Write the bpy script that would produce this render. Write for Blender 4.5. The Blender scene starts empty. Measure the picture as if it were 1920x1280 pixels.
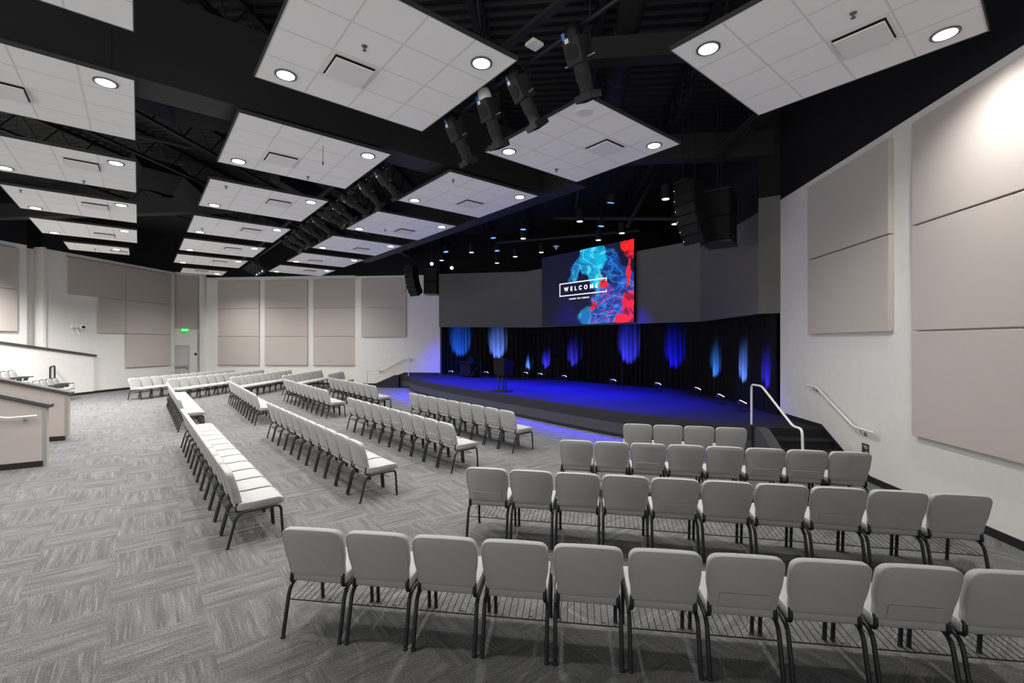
import bpy, bmesh, math, random
from mathutils import Vector, Matrix, Quaternion
random.seed(7)
scn = bpy.context.scene
C = scn.collection
R2 = math.sqrt(2)
PI = math.pi

# ------------------------------------------------------------------ survey
# camera: 16 mm lens, level, eye 2.33 m; the room axes are turned 5.65 deg
F, CY, EYE = 853.33, 642.0, 2.33
TH = math.radians(5.65); CT, ST = math.cos(TH), math.sin(TH)
def ray(u, v):
    a = (u - 960) / F
    return Vector((CT * a - ST, ST * a + CT, (CY - v) / F))
def on_z(u, v, z):
    r = ray(u, v); t = (z - EYE) / r.z
    return Vector((r.x * t, r.y * t, z))
def on_plane(u, v, a, b, d):
    r = ray(u, v); t = d / (a * r.x + b * r.y)
    return Vector((r.x * t, r.y * t, EYE + r.z * t))
def on_x(u, v, x): return on_plane(u, v, 1, 0, x)
def on_y(u, v, y): return on_plane(u, v, 0, 1, y)
def at_depth(u, v, d):
    r = ray(u, v)
    return Vector((r.x * d, r.y * d, EYE + r.z * d))
def en(e, n, z=0.0):           # the 45 degree grid the clouds and carpet follow
    return Vector(((e - n) / R2, (e + n) / R2, z))

# ------------------------------------------------------------------ materials
MATS = {}
def mat(name, col, rough=0.6, metal=0.0, emit=None, estr=0.0, noise=0.0, nscale=40.0, bump=0.0, spec=0.5, sheen=0.0):
    m = bpy.data.materials.new(name); m.use_nodes = True
    nt = m.node_tree; b = nt.nodes['Principled BSDF']
    b.inputs['Base Color'].default_value = (*col, 1)
    b.inputs['Roughness'].default_value = rough
    b.inputs['Metallic'].default_value = metal
    b.inputs['Specular IOR Level'].default_value = spec
    if sheen: b.inputs['Sheen Weight'].default_value = sheen
    if emit:
        b.inputs['Emission Color'].default_value = (*emit, 1)
        b.inputs['Emission Strength'].default_value = estr
    if noise or bump:
        tc = nt.nodes.new('ShaderNodeTexCoord')
        n = nt.nodes.new('ShaderNodeTexNoise'); n.inputs['Scale'].default_value = nscale; n.inputs['Detail'].default_value = 3
        nt.links.new(tc.outputs['Object'], n.inputs['Vector'])
        if noise:
            r = nt.nodes.new('ShaderNodeMapRange')
            r.inputs['From Min'].default_value = 0.3; r.inputs['From Max'].default_value = 0.7
            r.inputs['To Min'].default_value = 1 - noise; r.inputs['To Max'].default_value = 1 + noise
            nt.links.new(n.outputs['Fac'], r.inputs['Value'])
            h = nt.nodes.new('ShaderNodeMix'); h.data_type = 'RGBA'; h.blend_type = 'MULTIPLY'; h.inputs['Factor'].default_value = 1
            h.inputs[6].default_value = (*col, 1)
            cb = nt.nodes.new('ShaderNodeCombineColor')
            for i in range(3): nt.links.new(r.outputs['Result'], cb.inputs[i])
            nt.links.new(cb.outputs['Color'], h.inputs[7])
            nt.links.new(h.outputs[2], b.inputs['Base Color'])
        if bump:
            bp = nt.nodes.new('ShaderNodeBump'); bp.inputs['Strength'].default_value = bump; bp.inputs['Distance'].default_value = 0.004
            nt.links.new(n.outputs['Fac'], bp.inputs['Height']); nt.links.new(bp.outputs['Normal'], b.inputs['Normal'])
    MATS[name] = m
    return m

M_wall = mat('wall_paint', (0.76, 0.745, 0.71), 0.7, noise=0.02, nscale=6)
M_kneewall = mat('knee_wall_paint', (0.46, 0.415, 0.385), 0.55, noise=0.02, nscale=6)
M_panel = mat('acoustic_fabric', (0.50, 0.455, 0.415), 0.9, noise=0.04, nscale=180, bump=0.1)
M_black = mat('black_paint', (0.010, 0.010, 0.012), 0.8, spec=0.2)
M_deck = mat('black_roof_deck', (0.009, 0.009, 0.010), 0.6, spec=0.3)
M_beam = mat('charcoal_beam_paint', (0.020, 0.020, 0.022), 0.6, spec=0.3)
M_soffit = mat('charcoal_wall_paint', (0.135, 0.133, 0.122), 0.7, spec=0.3, noise=0.03, nscale=5)
M_base = mat('black_rubber_base', (0.012, 0.012, 0.013), 0.5)
M_fabric = mat('grey_chair_fabric', (0.405, 0.402, 0.392), 0.9, noise=0.10, nscale=260, bump=0.12, spec=0.2)
M_frame = mat('black_steel_tube', (0.012, 0.012, 0.013), 0.38)
M_tilew = mat('white_trim', (0.80, 0.80, 0.79), 0.6)
M_edge = mat('cloud_edge_grey', (0.035, 0.035, 0.035), 0.6)
M_lens = mat('lit_lens', (1, 1, 1), 0.4, emit=(1, 0.97, 0.93), estr=9)
M_trimring = mat('downlight_ring', (0.10, 0.10, 0.10), 0.5)
M_chrome = mat('chrome_reflector', (0.8, 0.8, 0.8), 0.35)
M_dark = mat('dark_void', (0.01, 0.01, 0.01), 0.9)
M_rail = mat('white_painted_rail', (0.74, 0.72, 0.69), 0.4)
M_cap = mat('dark_wood_cap', (0.055, 0.05, 0.047), 0.45)
M_metal = mat('brushed_metal', (0.42, 0.41, 0.39), 0.4, 0.6)
M_plastic = mat('white_plastic', (0.75, 0.75, 0.73), 0.4)
M_sticker = mat('paper_sticker', (0.7, 0.7, 0.7), 0.6)
M_blue = mat('blue_connector', (0.03, 0.16, 0.55), 0.4)
M_body = mat('black_fixture_body', (0.022, 0.022, 0.023), 0.6, spec=0.2)
M_fan = mat('fan_grille', (0.006, 0.006, 0.006), 0.5, spec=0.2)
M_speaker = mat('black_speaker_box', (0.007, 0.007, 0.008), 0.7, spec=0.12)
M_led = mat('small_white_dot', (1, 1, 1), 0.5, emit=(1, 1, 1), estr=1.0)
M_blens = mat('blue_lens', (0.02, 0.02, 0.3), 0.4, emit=(0.10, 0.18, 1.0), estr=2.6)
M_ulens = mat('bright_uplight_lens', (0.5, 0.5, 1), 0.4, emit=(0.55, 0.6, 1.0), estr=10)
M_plens = mat('pendant_lens', (1, 1, 1), 0.4, emit=(1, 0.98, 0.95), estr=3.0)
M_curtain = mat('black_velvet_drape', (0.011, 0.011, 0.0125), 0.9, spec=0.08)
M_stage = mat('dark_stage_carpet', (0.022, 0.022, 0.025), 0.95, noise=0.15, nscale=60, spec=0.1)
M_fascia = mat('charcoal_fascia', (0.030, 0.030, 0.031), 0.8, spec=0.2)
M_fascia2 = mat('grey_fascia', (0.065, 0.065, 0.067), 0.8, spec=0.2)
M_door = mat('grey_door_paint', (0.52, 0.515, 0.50), 0.45)
M_green = mat('exit_green', (0.0, 0.3, 0.08), 0.5, emit=(0.0, 0.42, 0.07), estr=1.0)
M_greenl = mat('exit_letters', (0.4, 1, 0.5), 0.5, emit=(0.45, 1.0, 0.5), estr=1.0)
M_text = mat('screen_white', (1, 1, 1), 0.5, emit=(1, 1, 1), estr=1.0)
M_plaque = mat('dark_plaque', (0.05, 0.05, 0.045), 0.5)
M_riser = mat('riser_carpet', (0.18, 0.18, 0.18), 0.95)

def nodes_of(name):
    m = bpy.data.materials.new(name); m.use_nodes = True
    MATS[name] = m
    return m, m.node_tree, m.node_tree.nodes['Principled BSDF']
def mth(nt, op, a, b=None, c=None):
    n = nt.nodes.new('ShaderNodeMath'); n.operation = op
    for i, x in enumerate((a, b, c)):
        if x is None: continue
        if isinstance(x, (int, float)): n.inputs[i].default_value = x
        else: nt.links.new(x, n.inputs[i])
    return n.outputs[0]
def mixc(nt, f, a, b, blend='MIX'):
    n = nt.nodes.new('ShaderNodeMix'); n.data_type = 'RGBA'; n.blend_type = blend
    for i, x in ((0, f), (6, a), (7, b)):
        if isinstance(x, (int, float)): n.inputs[i].default_value = x
        elif isinstance(x, tuple): n.inputs[i].default_value = (*x, 1)
        else: nt.links.new(x, n.inputs[i])
    return n.outputs[2]
def smooth(nt, x, a, b):
    n = nt.nodes.new('ShaderNodeMapRange'); n.interpolation_type = 'SMOOTHSTEP'
    nt.links.new(x, n.inputs['Value'])
    n.inputs['From Min'].default_value = a; n.inputs['From Max'].default_value = b
    return n.outputs['Result']

def carpet_material():
    m, nt, b = nodes_of('carpet_tiles')
    g = nt.nodes.new('ShaderNodeNewGeometry'); s = nt.nodes.new('ShaderNodeSeparateXYZ')
    nt.links.new(g.outputs['Position'], s.inputs[0])
    T = 0.643
    e = mth(nt, 'DIVIDE', mth(nt, 'ADD', mth(nt, 'DIVIDE', mth(nt, 'ADD', s.outputs[0], s.outputs[1]), R2), 0.2), T)
    n = mth(nt, 'DIVIDE', mth(nt, 'SUBTRACT', mth(nt, 'DIVIDE', mth(nt, 'SUBTRACT', s.outputs[1], s.outputs[0]), R2), 5.33), T)
    fe, fn = mth(nt, 'FLOOR', e), mth(nt, 'FLOOR', n)
    par = mth(nt, 'FLOORED_MODULO', mth(nt, 'ADD', fe, fn), 2.0)
    inv = mth(nt, 'SUBTRACT', 1.0, par)
    ac = mth(nt, 'ADD', mth(nt, 'MULTIPLY', e, par), mth(nt, 'MULTIPLY', n, inv))
    al = mth(nt, 'ADD', mth(nt, 'MULTIPLY', n, par), mth(nt, 'MULTIPLY', e, inv))
    w = nt.nodes.new('ShaderNodeTexWhiteNoise'); w.noise_dimensions = '2D'
    cv = nt.nodes.new('ShaderNodeCombineXYZ'); nt.links.new(fe, cv.inputs[0]); nt.links.new(fn, cv.inputs[1])
    nt.links.new(cv.outputs[0], w.inputs['Vector'])
    rnd = w.outputs['Value']
    def streak(sa, sl, det, seed):
        c = nt.nodes.new('ShaderNodeCombineXYZ')
        nt.links.new(mth(nt, 'MULTIPLY', ac, sa), c.inputs[0]); nt.links.new(mth(nt, 'MULTIPLY', al, sl), c.inputs[1])
        nt.links.new(mth(nt, 'MULTIPLY_ADD', rnd, 37.0, seed), c.inputs[2])
        t = nt.nodes.new('ShaderNodeTexNoise'); t.inputs['Scale'].default_value = 1.0; t.inputs['Detail'].default_value = det
        nt.links.new(c.outputs[0], t.inputs['Vector'])
        return t.outputs['Fac']
    s1 = streak(9.0, 0.9, 2.0, 0.0)
    s2 = streak(36.0, 1.5, 3.0, 5.0)
    s3 = streak(120.0, 40.0, 1.0, 9.0)
    line = smooth(nt, s2, 0.50, 0.72)
    band = smooth(nt, s1, 0.30, 0.70)
    base = mixc(nt, band, (0.105, 0.105, 0.106), (0.155, 0.154, 0.152))
    c1 = mixc(nt, mth(nt, 'MULTIPLY', line, 0.55), base, (0.25, 0.249, 0.245))
    gr = nt.nodes.new('ShaderNodeTexNoise'); gr.inputs['Scale'].default_value = 95.0; gr.inputs['Detail'].default_value = 2
    nt.links.new(g.outputs['Position'], gr.inputs['Vector'])
    k = mth(nt, 'MULTIPLY_ADD', mth(nt, 'ADD', mth(nt, 'MULTIPLY', gr.outputs['Fac'], 1.2), mth(nt, 'MULTIPLY', s3, 0.8)), 1.3, -0.3)
    k2 = nt.nodes.new('ShaderNodeCombineColor')
    for i in range(3): nt.links.new(k, k2.inputs[i])
    c2 = mixc(nt, 1.0, c1, k2.outputs[0], 'MULTIPLY')
    nt.links.new(c2, b.inputs['Base Color'])
    b.inputs['Roughness'].default_value = 0.95; b.inputs['Specular IOR Level'].default_value = 0.1
    bp = nt.nodes.new('ShaderNodeBump'); bp.inputs['Strength'].default_value = 0.35; bp.inputs['Distance'].default_value = 0.006
    nt.links.new(gr.outputs['Fac'], bp.inputs['Height']); nt.links.new(bp.outputs['Normal'], b.inputs['Normal'])
    return m
M_carpet = carpet_material()

def tile_material():
    m, nt, b = nodes_of('cloud_ceiling_tile')
    tc = nt.nodes.new('ShaderNodeTexCoord'); s = nt.nodes.new('ShaderNodeSeparateXYZ')
    nt.links.new(tc.outputs['Object'], s.inputs[0])
    def ln(x):
        t = mth(nt, 'ABSOLUTE', mth(nt, 'SUBTRACT', mth(nt, 'FRACT', mth(nt, 'ADD', mth(nt, 'DIVIDE', x, 0.61), 0.5)), 0.5))
        return mth(nt, 'LESS_THAN', t, 0.019)
    l = mth(nt, 'MAXIMUM', ln(s.outputs[0]), ln(s.outputs[1]))
    c = mixc(nt, l, (0.93, 0.93, 0.915), (0.74, 0.735, 0.72))
    nt.links.new(c, b.inputs['Base Color']); b.inputs['Roughness'].default_value = 0.85
    return m
M_tile = tile_material()

def screen_material():
    m, nt, b = nodes_of('screen_picture')
    tc = nt.nodes.new('ShaderNodeTexCoord'); s0 = nt.nodes.new('ShaderNodeSeparateXYZ')
    nt.links.new(tc.outputs['UV'], s0.inputs[0])
    def noise(scale, det, dist, off):
        mp = nt.nodes.new('ShaderNodeMapping'); mp.inputs['Location'].default_value = (off, off * 1.7, off * 0.3)
        nt.links.new(tc.outputs['UV'], mp.inputs[0])
        t = nt.nodes.new('ShaderNodeTexNoise'); t.inputs['Scale'].default_value = scale; t.inputs['Detail'].default_value = det; t.inputs['Distortion'].default_value = dist
        nt.links.new(mp.outputs[0], t.inputs['Vector'])
        return t.outputs['Fac']
    nx, ny = noise(5, 4, 0.6, 1.3), noise(5, 4, 0.6, 7.1)
    u = mth(nt, 'ADD', s0.outputs[0], mth(nt, 'MULTIPLY', mth(nt, 'SUBTRACT', nx, 0.5), 0.13))
    v = mth(nt, 'ADD', s0.outputs[1], mth(nt, 'MULTIPLY', mth(nt, 'SUBTRACT', ny, 0.5), 0.16))
    def fil(scale, off, w, dist=1.2):      # bright curling filaments where the noise crosses its middle
        return mth(nt, 'SUBTRACT', 1.0, smooth(nt, mth(nt, 'ABSOLUTE', mth(nt, 'SUBTRACT', noise(scale, 3, dist, off), 0.5)), 0.0, w))
    f1, f2, f3 = fil(4, 3.0, 0.05), fil(5, 11.0, 0.045), fil(4.5, 23.0, 0.05, 1.6)
    n1 = noise(6, 5, 1.5, 31.0)
    def blob(cu, cv, ru, rv, rot=0.0, soft=0.25):
        c, s = math.cos(rot), math.sin(rot)
        du, dv = mth(nt, 'SUBTRACT', u, cu), mth(nt, 'SUBTRACT', v, cv)
        a = mth(nt, 'DIVIDE', mth(nt, 'ADD', mth(nt, 'MULTIPLY', du, c), mth(nt, 'MULTIPLY', dv, s)), ru)
        d = mth(nt, 'DIVIDE', mth(nt, 'SUBTRACT', mth(nt, 'MULTIPLY', dv, c), mth(nt, 'MULTIPLY', du, s)), rv)
        q = mth(nt, 'SQRT', mth(nt, 'ADD', mth(nt, 'MULTIPLY', a, a), mth(nt, 'MULTIPLY', d, d)))
        return mth(nt, 'SUBTRACT', 1.0, smooth(nt, q, 1 - soft, 1.0))
    col = mixc(nt, smooth(nt, s0.outputs[0], 0.0, 0.6), (0.0005, 0.002, 0.016), (0.0006, 0.001, 0.026))
    cyan = mixc(nt, smooth(nt, n1, 0.35, 0.62), (0.004, 0.12, 0.36), (0.0, 0.42, 0.68))
    cyan = mixc(nt, mth(nt, 'MULTIPLY', f1, 0.7), cyan, (0.12, 0.72, 0.85))
    dblue = mixc(nt, smooth(nt, n1, 0.35, 0.65), (0.001, 0.008, 0.09), (0.003, 0.05, 0.34))
    dblue = mixc(nt, mth(nt, 'MULTIPLY', f2, 0.5), dblue, (0.015, 0.30, 0.75))
    blue = mixc(nt, smooth(nt, n1, 0.38, 0.65), (0.002, 0.02, 0.18), (0.006, 0.14, 0.60))
    blue = mixc(nt, mth(nt, 'MULTIPLY', f2, 0.55), blue, (0.04, 0.38, 0.85))
    blue = mixc(nt, mth(nt, 'MULTIPLY', f3, 0.42), blue, (0.45, 0.02, 0.50))
    teal = mixc(nt, mth(nt, 'MULTIPLY', f1, 0.6), (0.004, 0.15, 0.42), (0.05, 0.50, 0.72))
    red = mixc(nt, smooth(nt, n1, 0.36, 0.52), (0.14, 0.003, 0.02), (0.95, 0.012, 0.012))
    for mask, c in (
        (blob(0.80, 0.72, 0.10, 0.22, 0.1), dblue), (blob(0.90, 0.55, 0.13, 0.2, 0.5), dblue),
        (blob(0.42, 0.74, 0.075, 0.20, -0.25), teal),
        (blob(0.60, 0.84, 0.155, 0.24, 0.1, 0.15), cyan), (blob(0.64, 0.58, 0.085, 0.22, 0.25, 0.2), cyan),
        (blob(0.76, 0.27, 0.20, 0.25, 0.2), blue), (blob(0.93, 0.42, 0.12, 0.15, 0.6), blue), (blob(0.60, 0.08, 0.17, 0.16, -0.5), teal),
        (blob(0.72, 0.10, 0.16, 0.17, 0.3), blue), (blob(0.65, 0.34, 0.035, 0.07), teal),
        (blob(0.97, 0.92, 0.085, 0.14, 0.4, 0.15), red), (blob(0.955, 0.64, 0.022, 0.25, -0.12), red),
        (blob(0.705, 0.49, 0.042, 0.062, 0.0, 0.15), red), (blob(0.615, 0.22, 0.03, 0.07, -0.4, 0.2), red),
        (blob(0.98, 0.16, 0.085, 0.24, 0.1, 0.15), red), (blob(0.90, 0.04, 0.09, 0.07, 0.6, 0.2), red),
    ):
        col = mixc(nt, mask, col, c)
    b.inputs['Base Color'].default_value = (0.004, 0.004, 0.005, 1)
    b.inputs['Roughness'].default_value = 0.5
    nt.links.new(col, b.inputs['Emission Color']); b.inputs['Emission Strength'].default_value = 1.0
    return m
M_screen = screen_material()

# ------------------------------------------------------------------ mesh helpers
class MB:
    def __init__(s): s.v, s.f, s.mi, s.cur = [], [], [], 0
    def add(s, vs, fs):
        o = len(s.v); s.v += [tuple(p) for p in vs]
        s.f += [[i + o for i in f] for f in fs]; s.mi += [s.cur] * len(fs)
        return s
    def box(s, x0, x1, y0, y1, z0, z1):
        vs = [(x, y, z) for z in (z0, z1) for y in (y0, y1) for x in (x0, x1)]
        return s.add(vs, [(0, 2, 3, 1), (4, 5, 7, 6), (0, 1, 5, 4), (2, 6, 7, 3), (0, 4, 6, 2), (1, 3, 7, 5)])
    def obox(s, c, ax, ay, az, hx, hy, hz):    # oriented box
        c = Vector(c); vs = []
        for k in (-1, 1):
            for j in (-1, 1):
                for i in (-1, 1): vs.append(c + ax * (i * hx) + ay * (j * hy) + az * (k * hz))
        return s.add(vs, [(0, 2, 3, 1), (4, 5, 7, 6), (0, 1, 5, 4), (2, 6, 7, 3), (0, 4, 6, 2), (1, 3, 7, 5)])
    def bar(s, a, b, w, h, up=Vector((0, 0, 1))):
        a, b = Vector(a), Vector(b); d = (b - a); L = d.length; d.normalize()
        x = d.cross(up)
        if x.length < 1e-4: x = Vector((1, 0, 0))
        x.normalize(); z = x.cross(d)
        return s.obox((a + b) / 2, x, d, z, w / 2, L / 2, h / 2)
    def tube(s, pts, r, seg=8, closed=False):
        pts = [Vector(p) for p in pts]; n = len(pts); rings = []
        prev = None
        for i, p in enumerate(pts):
            if closed: t = (pts[(i + 1) % n] - pts[i - 1])
            else: t = (pts[min(i + 1, n - 1)] - pts[max(i - 1, 0)])
            t.normalize()
            if prev is None:
                a = Vector((0, 0, 1)) if abs(t.z) < 0.9 else Vector((1, 0, 0))
                x = t.cross(a).normalized()
            else:
                x = (prev - t * prev.dot(t)).normalized()
            prev = x; y = t.cross(x)
            rr = r[i] if isinstance(r, (list, tuple)) else r
            rings.append([p + (x * math.cos(2 * PI * k / seg) + y * math.sin(2 * PI * k / seg)) * rr for k in range(seg)])
        vs = [q for ring in rings for q in ring]; fs = []
        for i in range(n if closed else n - 1):
            j = (i + 1) % n
            for k in range(seg):
                k2 = (k + 1) % seg
                fs.append((i * seg + k, i * seg + k2, j * seg + k2, j * seg + k))
        if not closed:
            fs.append(tuple(range(seg - 1, -1, -1))); fs.append(tuple((n - 1) * seg + k for k in range(seg)))
        return s.add(vs, fs)
    def lathe(s, prof, seg=16, M=None):        # prof: (r, z) pairs round z
        vs, fs = [], []
        for r, z in prof:
            for k in range(seg):
                p = Vector((r * math.cos(2 * PI * k / seg), r * math.sin(2 * PI * k / seg), z))
                vs.append(M @ p if M else p)
        n = len(prof)
        for i in range(n - 1):
            for k in range(seg):
                k2 = (k + 1) % seg
                fs.append((i * seg + k, i * seg + k2, (i + 1) * seg + k2, (i + 1) * seg + k))
        fs.append(tuple(range(seg - 1, -1, -1))); fs.append(tuple((n - 1) * seg + k for k in range(seg)))
        return s.add(vs, fs)
    def prism(s, poly, z0, z1):                # poly xy, counter-clockwise
        n = len(poly)
        vs = [(p[0], p[1], z0) for p in poly] + [(p[0], p[1], z1) for p in poly]
        fs = [tuple(range(n - 1, -1, -1)), tuple(range(n, 2 * n))]
        for i in range(n): fs.append((i, (i + 1) % n, n + (i + 1) % n, n + i))
        return s.add(vs, fs)
    def strip(s, pts, z0, z1, t, n_off=0.0):   # upright band along a polyline, thickness t to the left of travel
        P = [Vector((p[0], p[1])) for p in pts]; N = []
        for i in range(len(P)):
            d = (P[min(i + 1, len(P) - 1)] - P[max(i - 1, 0)]).normalized(); N.append(Vector((-d.y, d.x)))
        A = [p + q * n_off for p, q in zip(P, N)]; B = [p + q * (n_off + t) for p, q in zip(P, N)]
        zz = (lambda i: z0[i]) if isinstance(z0, (list, tuple)) else (lambda i: z0)
        zu = (lambda i: z1[i]) if isinstance(z1, (list, tuple)) else (lambda i: z1)
        vs = []
        for i in range(len(P)):
            vs += [(A[i].x, A[i].y, zz(i)), (B[i].x, B[i].y, zz(i)), (B[i].x, B[i].y, zu(i)), (A[i].x, A[i].y, zu(i))]
        fs = [(0, 1, 2, 3)]
        for i in range(len(P) - 1):
            a, b = 4 * i, 4 * i + 4
            for k in range(4): fs.append((a + k, b + k, b + (k + 1) % 4, a + (k + 1) % 4))
        e = 4 * (len(P) - 1); fs.append((e + 3, e + 2, e + 1, e))
        return s.add(vs, fs)
    def build(s, name, mats, parent=None, smooth_=False, bevel=0.0, seg=2, loc=None, rot=None, fix=True):
        me = bpy.data.meshes.new(name); me.from_pydata(s.v, [], s.f)
        if not isinstance(mats, (list, tuple)): mats = [mats]
        for m in mats: me.materials.append(m)
        for p, i in zip(me.polygons, s.mi): p.material_index = i
        if fix or bevel:
            bm = bmesh.new(); bm.from_mesh(me)
            if fix: bmesh.ops.recalc_face_normals(bm, faces=bm.faces)
            if bevel: bmesh.ops.bevel(bm, geom=list(bm.edges), offset=bevel, segments=seg, profile=0.5, affect='EDGES', clamp_overlap=True)
            bm.to_mesh(me); bm.free()
        if smooth_:
            me.polygons.foreach_set('use_smooth', [True] * len(me.polygons))
            try: me.set_sharp_from_angle(angle=math.radians(50))
            except Exception: pass
        me.update()
        o = bpy.data.objects.new(name, me); C.objects.link(o)
        if parent: o.parent = parent
        if loc is not None: o.location = loc
        if rot is not None: o.rotation_euler = rot
        return o

def tag(o, label, cat, group=None):
    o['label'] = label; o['category'] = cat
    if group: o['group'] = group
    return o
def thing(name, label, cat, loc=(0, 0, 0), rz=0.0, group=None):
    o = bpy.data.objects.new(name, None); C.objects.link(o)
    o.location = loc; o.rotation_euler = (0, 0, rz); o.empty_display_size = 0.2
    return tag(o, label, cat, group)
def struct(o): o['kind'] = 'structure'; return o
def copy_tree(o, parent=None):
    c = o.copy(); C.objects.link(c)
    if parent: c.parent = parent
    for ch in list(o.children): copy_tree(ch, c)
    return c
def fillet(pts, r, n=5):
    pts = [Vector(p) for p in pts]; out = [pts[0]]
    for i in range(1, len(pts) - 1):
        a, b, c = pts[i - 1], pts[i], pts[i + 1]
        rr = min(r, (a - b).length * 0.48, (c - b).length * 0.48)
        p, q = b + (a - b).normalized() * rr, b + (c - b).normalized() * rr
        for k in range(n + 1):
            t = k / n; out.append(p * (1 - t) ** 2 + b * 2 * t * (1 - t) + q * t * t)
    out.append(pts[-1]); return out
def aim(d):       # euler that turns local -Z on d
    return Vector(d).normalized().to_track_quat('-Z', 'Y').to_euler()
def frame(d, up=Vector((0, 0, 1))):   # local z along d
    z = Vector(d).normalized(); x = up.cross(z)
    if x.length < 1e-4: x = Vector((1, 0, 0))
    x.normalize(); y = z.cross(x)
    return Matrix((x, y, z)).transposed()
def spot(name, loc, d, power, ang, col=(1, 1, 1), blend=0.5, rad=0.08):
    l = bpy.data.lights.new(name, 'SPOT'); l.energy = power; l.spot_size = math.radians(ang); l.spot_blend = blend
    l.color = col; l.shadow_soft_size = rad
    o = bpy.data.objects.new(name, l); C.objects.link(o); o.location = loc; o.rotation_euler = aim(d)
    return o
def text_mesh(name, body, size, matl, parent, loc, rot, offset=0.0, spacing=1.0, ext=0.002, align='CENTER', sx=1.0):
    cu = bpy.data.curves.new(name, 'FONT'); cu.body = body; cu.size = size; cu.offset = offset
    cu.space_character = spacing; cu.extrude = ext; cu.align_x = align; cu.align_y = 'CENTER'
    t = bpy.data.objects.new(name + '_tmp', cu); C.objects.link(t)
    bpy.context.view_layer.update()
    me = bpy.data.meshes.new_from_object(t.evaluated_get(bpy.context.evaluated_depsgraph_get()))
    bpy.data.objects.remove(t); bpy.data.curves.remove(cu)
    me.materials.clear(); me.materials.append(matl)
    o = bpy.data.objects.new(name, me); C.objects.link(o); o.parent = parent
    o.location = loc; o.rotation_euler = rot; o.scale = (sx, 1, 1)
    return o
ORD = ['1st', '2nd', '3rd', '4th', '5th', '6th', '7th', '8th', '9th', '10th', '11th', '12th', '13th', '14th', '15th', '16th', '17th', '18th']

# ------------------------------------------------------------------ room shell
XR, AX = 5.2, 18.95            # right wall; the room mirrors about y = x + AX
YF = XR + AX                   # far wall
XL = -21.2
DECK = 8.2
mb = MB().box(-27, 9, -4, 29, -0.2, 0); struct(mb.build('floor', M_carpet))
mb = MB()                      # corrugated roof deck
prof = []
y = -4.0
while y < 29:
    prof += [(y, DECK), (y + 0.05, DECK - 0.06), (y + 0.12, DECK - 0.06), (y + 0.17, DECK)]; y += 0.24
vs = [(-27, p[0], p[1]) for p in prof] + [(9, p[0], p[1]) for p in prof]
n = len(prof)
mb.add(vs, [(i, i + 1, n + i + 1, n + i) for i in range(n - 1)])
mb.box(-27, 9, -4, 29, DECK + 0.01, DECK + 0.2)
struct(mb.build('ceiling', M_deck, fix=False))

def wall(name, a, b, t, zs, mats, side=1):
    """upright slab from a to b (xy), thickness t to the left of travel, stacked bands"""
    m = MB()
    for k in range(len(zs) - 1):
        m.cur = k; m.strip([a, b], zs[k], zs[k + 1], t * side)
    return struct(m.build(name, mats))
# right wall: travel +y, thickness to the right
wall('wall_right', (XR, -4), (XR, 11.22), 0.2, [0, 5.66, DECK], [M_wall, M_black], -1)
wall('wall_right_stage', (XR + 0.25, 11.22), (XR + 0.25, 25), 0.2, [0, DECK], [M_black], -1)
struct(MB().box(XR - 0.015, XR, -4, 8.15, 0, 0.105).build('baseboard_right', M_base))
# black skirting that climbs beside the stage steps
sk = MB()
pts = [(8.15, 0.0, 0.11), (8.83, 0.0, 0.36), (9.54, 0.0, 0.72), (11.2, 0.0, 0.71)]
vs, fs = [], []
for yy, z0, z1 in pts:
    vs += [(XR - 0.02, yy, z0), (XR, yy, z0), (XR, yy, z1), (XR - 0.02, yy, z1)]
fs = [(0, 1, 2, 3)]
for i in range(3):
    for k in range(4): fs.append((4 * i + k, 4 * i + 4 + k, 4 * i + 4 + (k + 1) % 4, 4 * i + (k + 1) % 4))
fs.append((15, 14, 13, 12)); sk.add(vs, fs)
struct(sk.build('trim_1', M_base))
# far wall in two planes
wall('wall_far', (-19.95, YF), (-10.95, YF), 0.2, [0, 6.04, DECK], [M_wall, M_black])
wall('wall_far_stage', (-10.95, YF - 0.3), (-6.22, YF - 0.3), 0.5, [0, 5.95, DECK], [M_wall, M_black])
wall('wall_back_stage', (-6.22, YF + 0.15), (5.6, YF + 0.15), 0.2, [0, DECK], [M_black])
struct(MB().box(-19.9, -10.95, YF - 0.015, YF, 0, 0.11).build('baseboard_far', M_base))
sk = MB(); yy = YF - 0.3
pts = [(-10.93, 0.0, 0.11), (-9.68, 0.0, 0.12), (-8.2, 0.0, 0.72), (-6.24, 0.0, 0.72)]
vs = []
for xx, z0, z1 in pts: vs += [(xx, yy - 0.02, z0), (xx, yy, z0), (xx, yy, z1), (xx, yy - 0.02, z1)]
sk.add(vs, fs); struct(sk.build('trim_2', M_base))
# left wall, door alcove and pillars
yl_end = on_x(327.6, 600, XL).y
p0, p1, p2 = on_x(50.5, 600, XL).y, on_x(70, 600, XL - .2).y, on_x(84, 600, XL).y
wall('wall_left', (XL, p2 - .02), (XL, yl_end), 0.2, [0, 6.24, DECK], [M_wall, M_black])
wall('wall_left_rear', (XL, 8), (XL, p0), 0.6, [0, 6.24, DECK], [M_wall, M_black])
wall('wall_left_recess', (XL - .38, p0 - .1), (XL - .38, p2 + .3), 0.2, [0, 6.2, DECK], [M_wall, M_black])
struct(MB().box(XL - .4, XL + .06, p1, p2, 0, 6.28).build('trim_4', M_wall))
struct(MB().box(XL, XL + 0.015, on_x(176, 700, XL).y, yl_end - 0.01, 0, 0.11).build('baseboard_left', M_base))
A0 = Vector((XL - 0.45, yl_end - 0.15)); A1 = Vector((-19.75, 25.25))
wall('wall_alcove', A0, A1, 0.2, [0, 6.3, DECK], [M_wall, M_black])
AN = Vector((-(A1 - A0).y, (A1 - A0).x)).normalized(); AD = AN.dot(A0)
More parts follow.
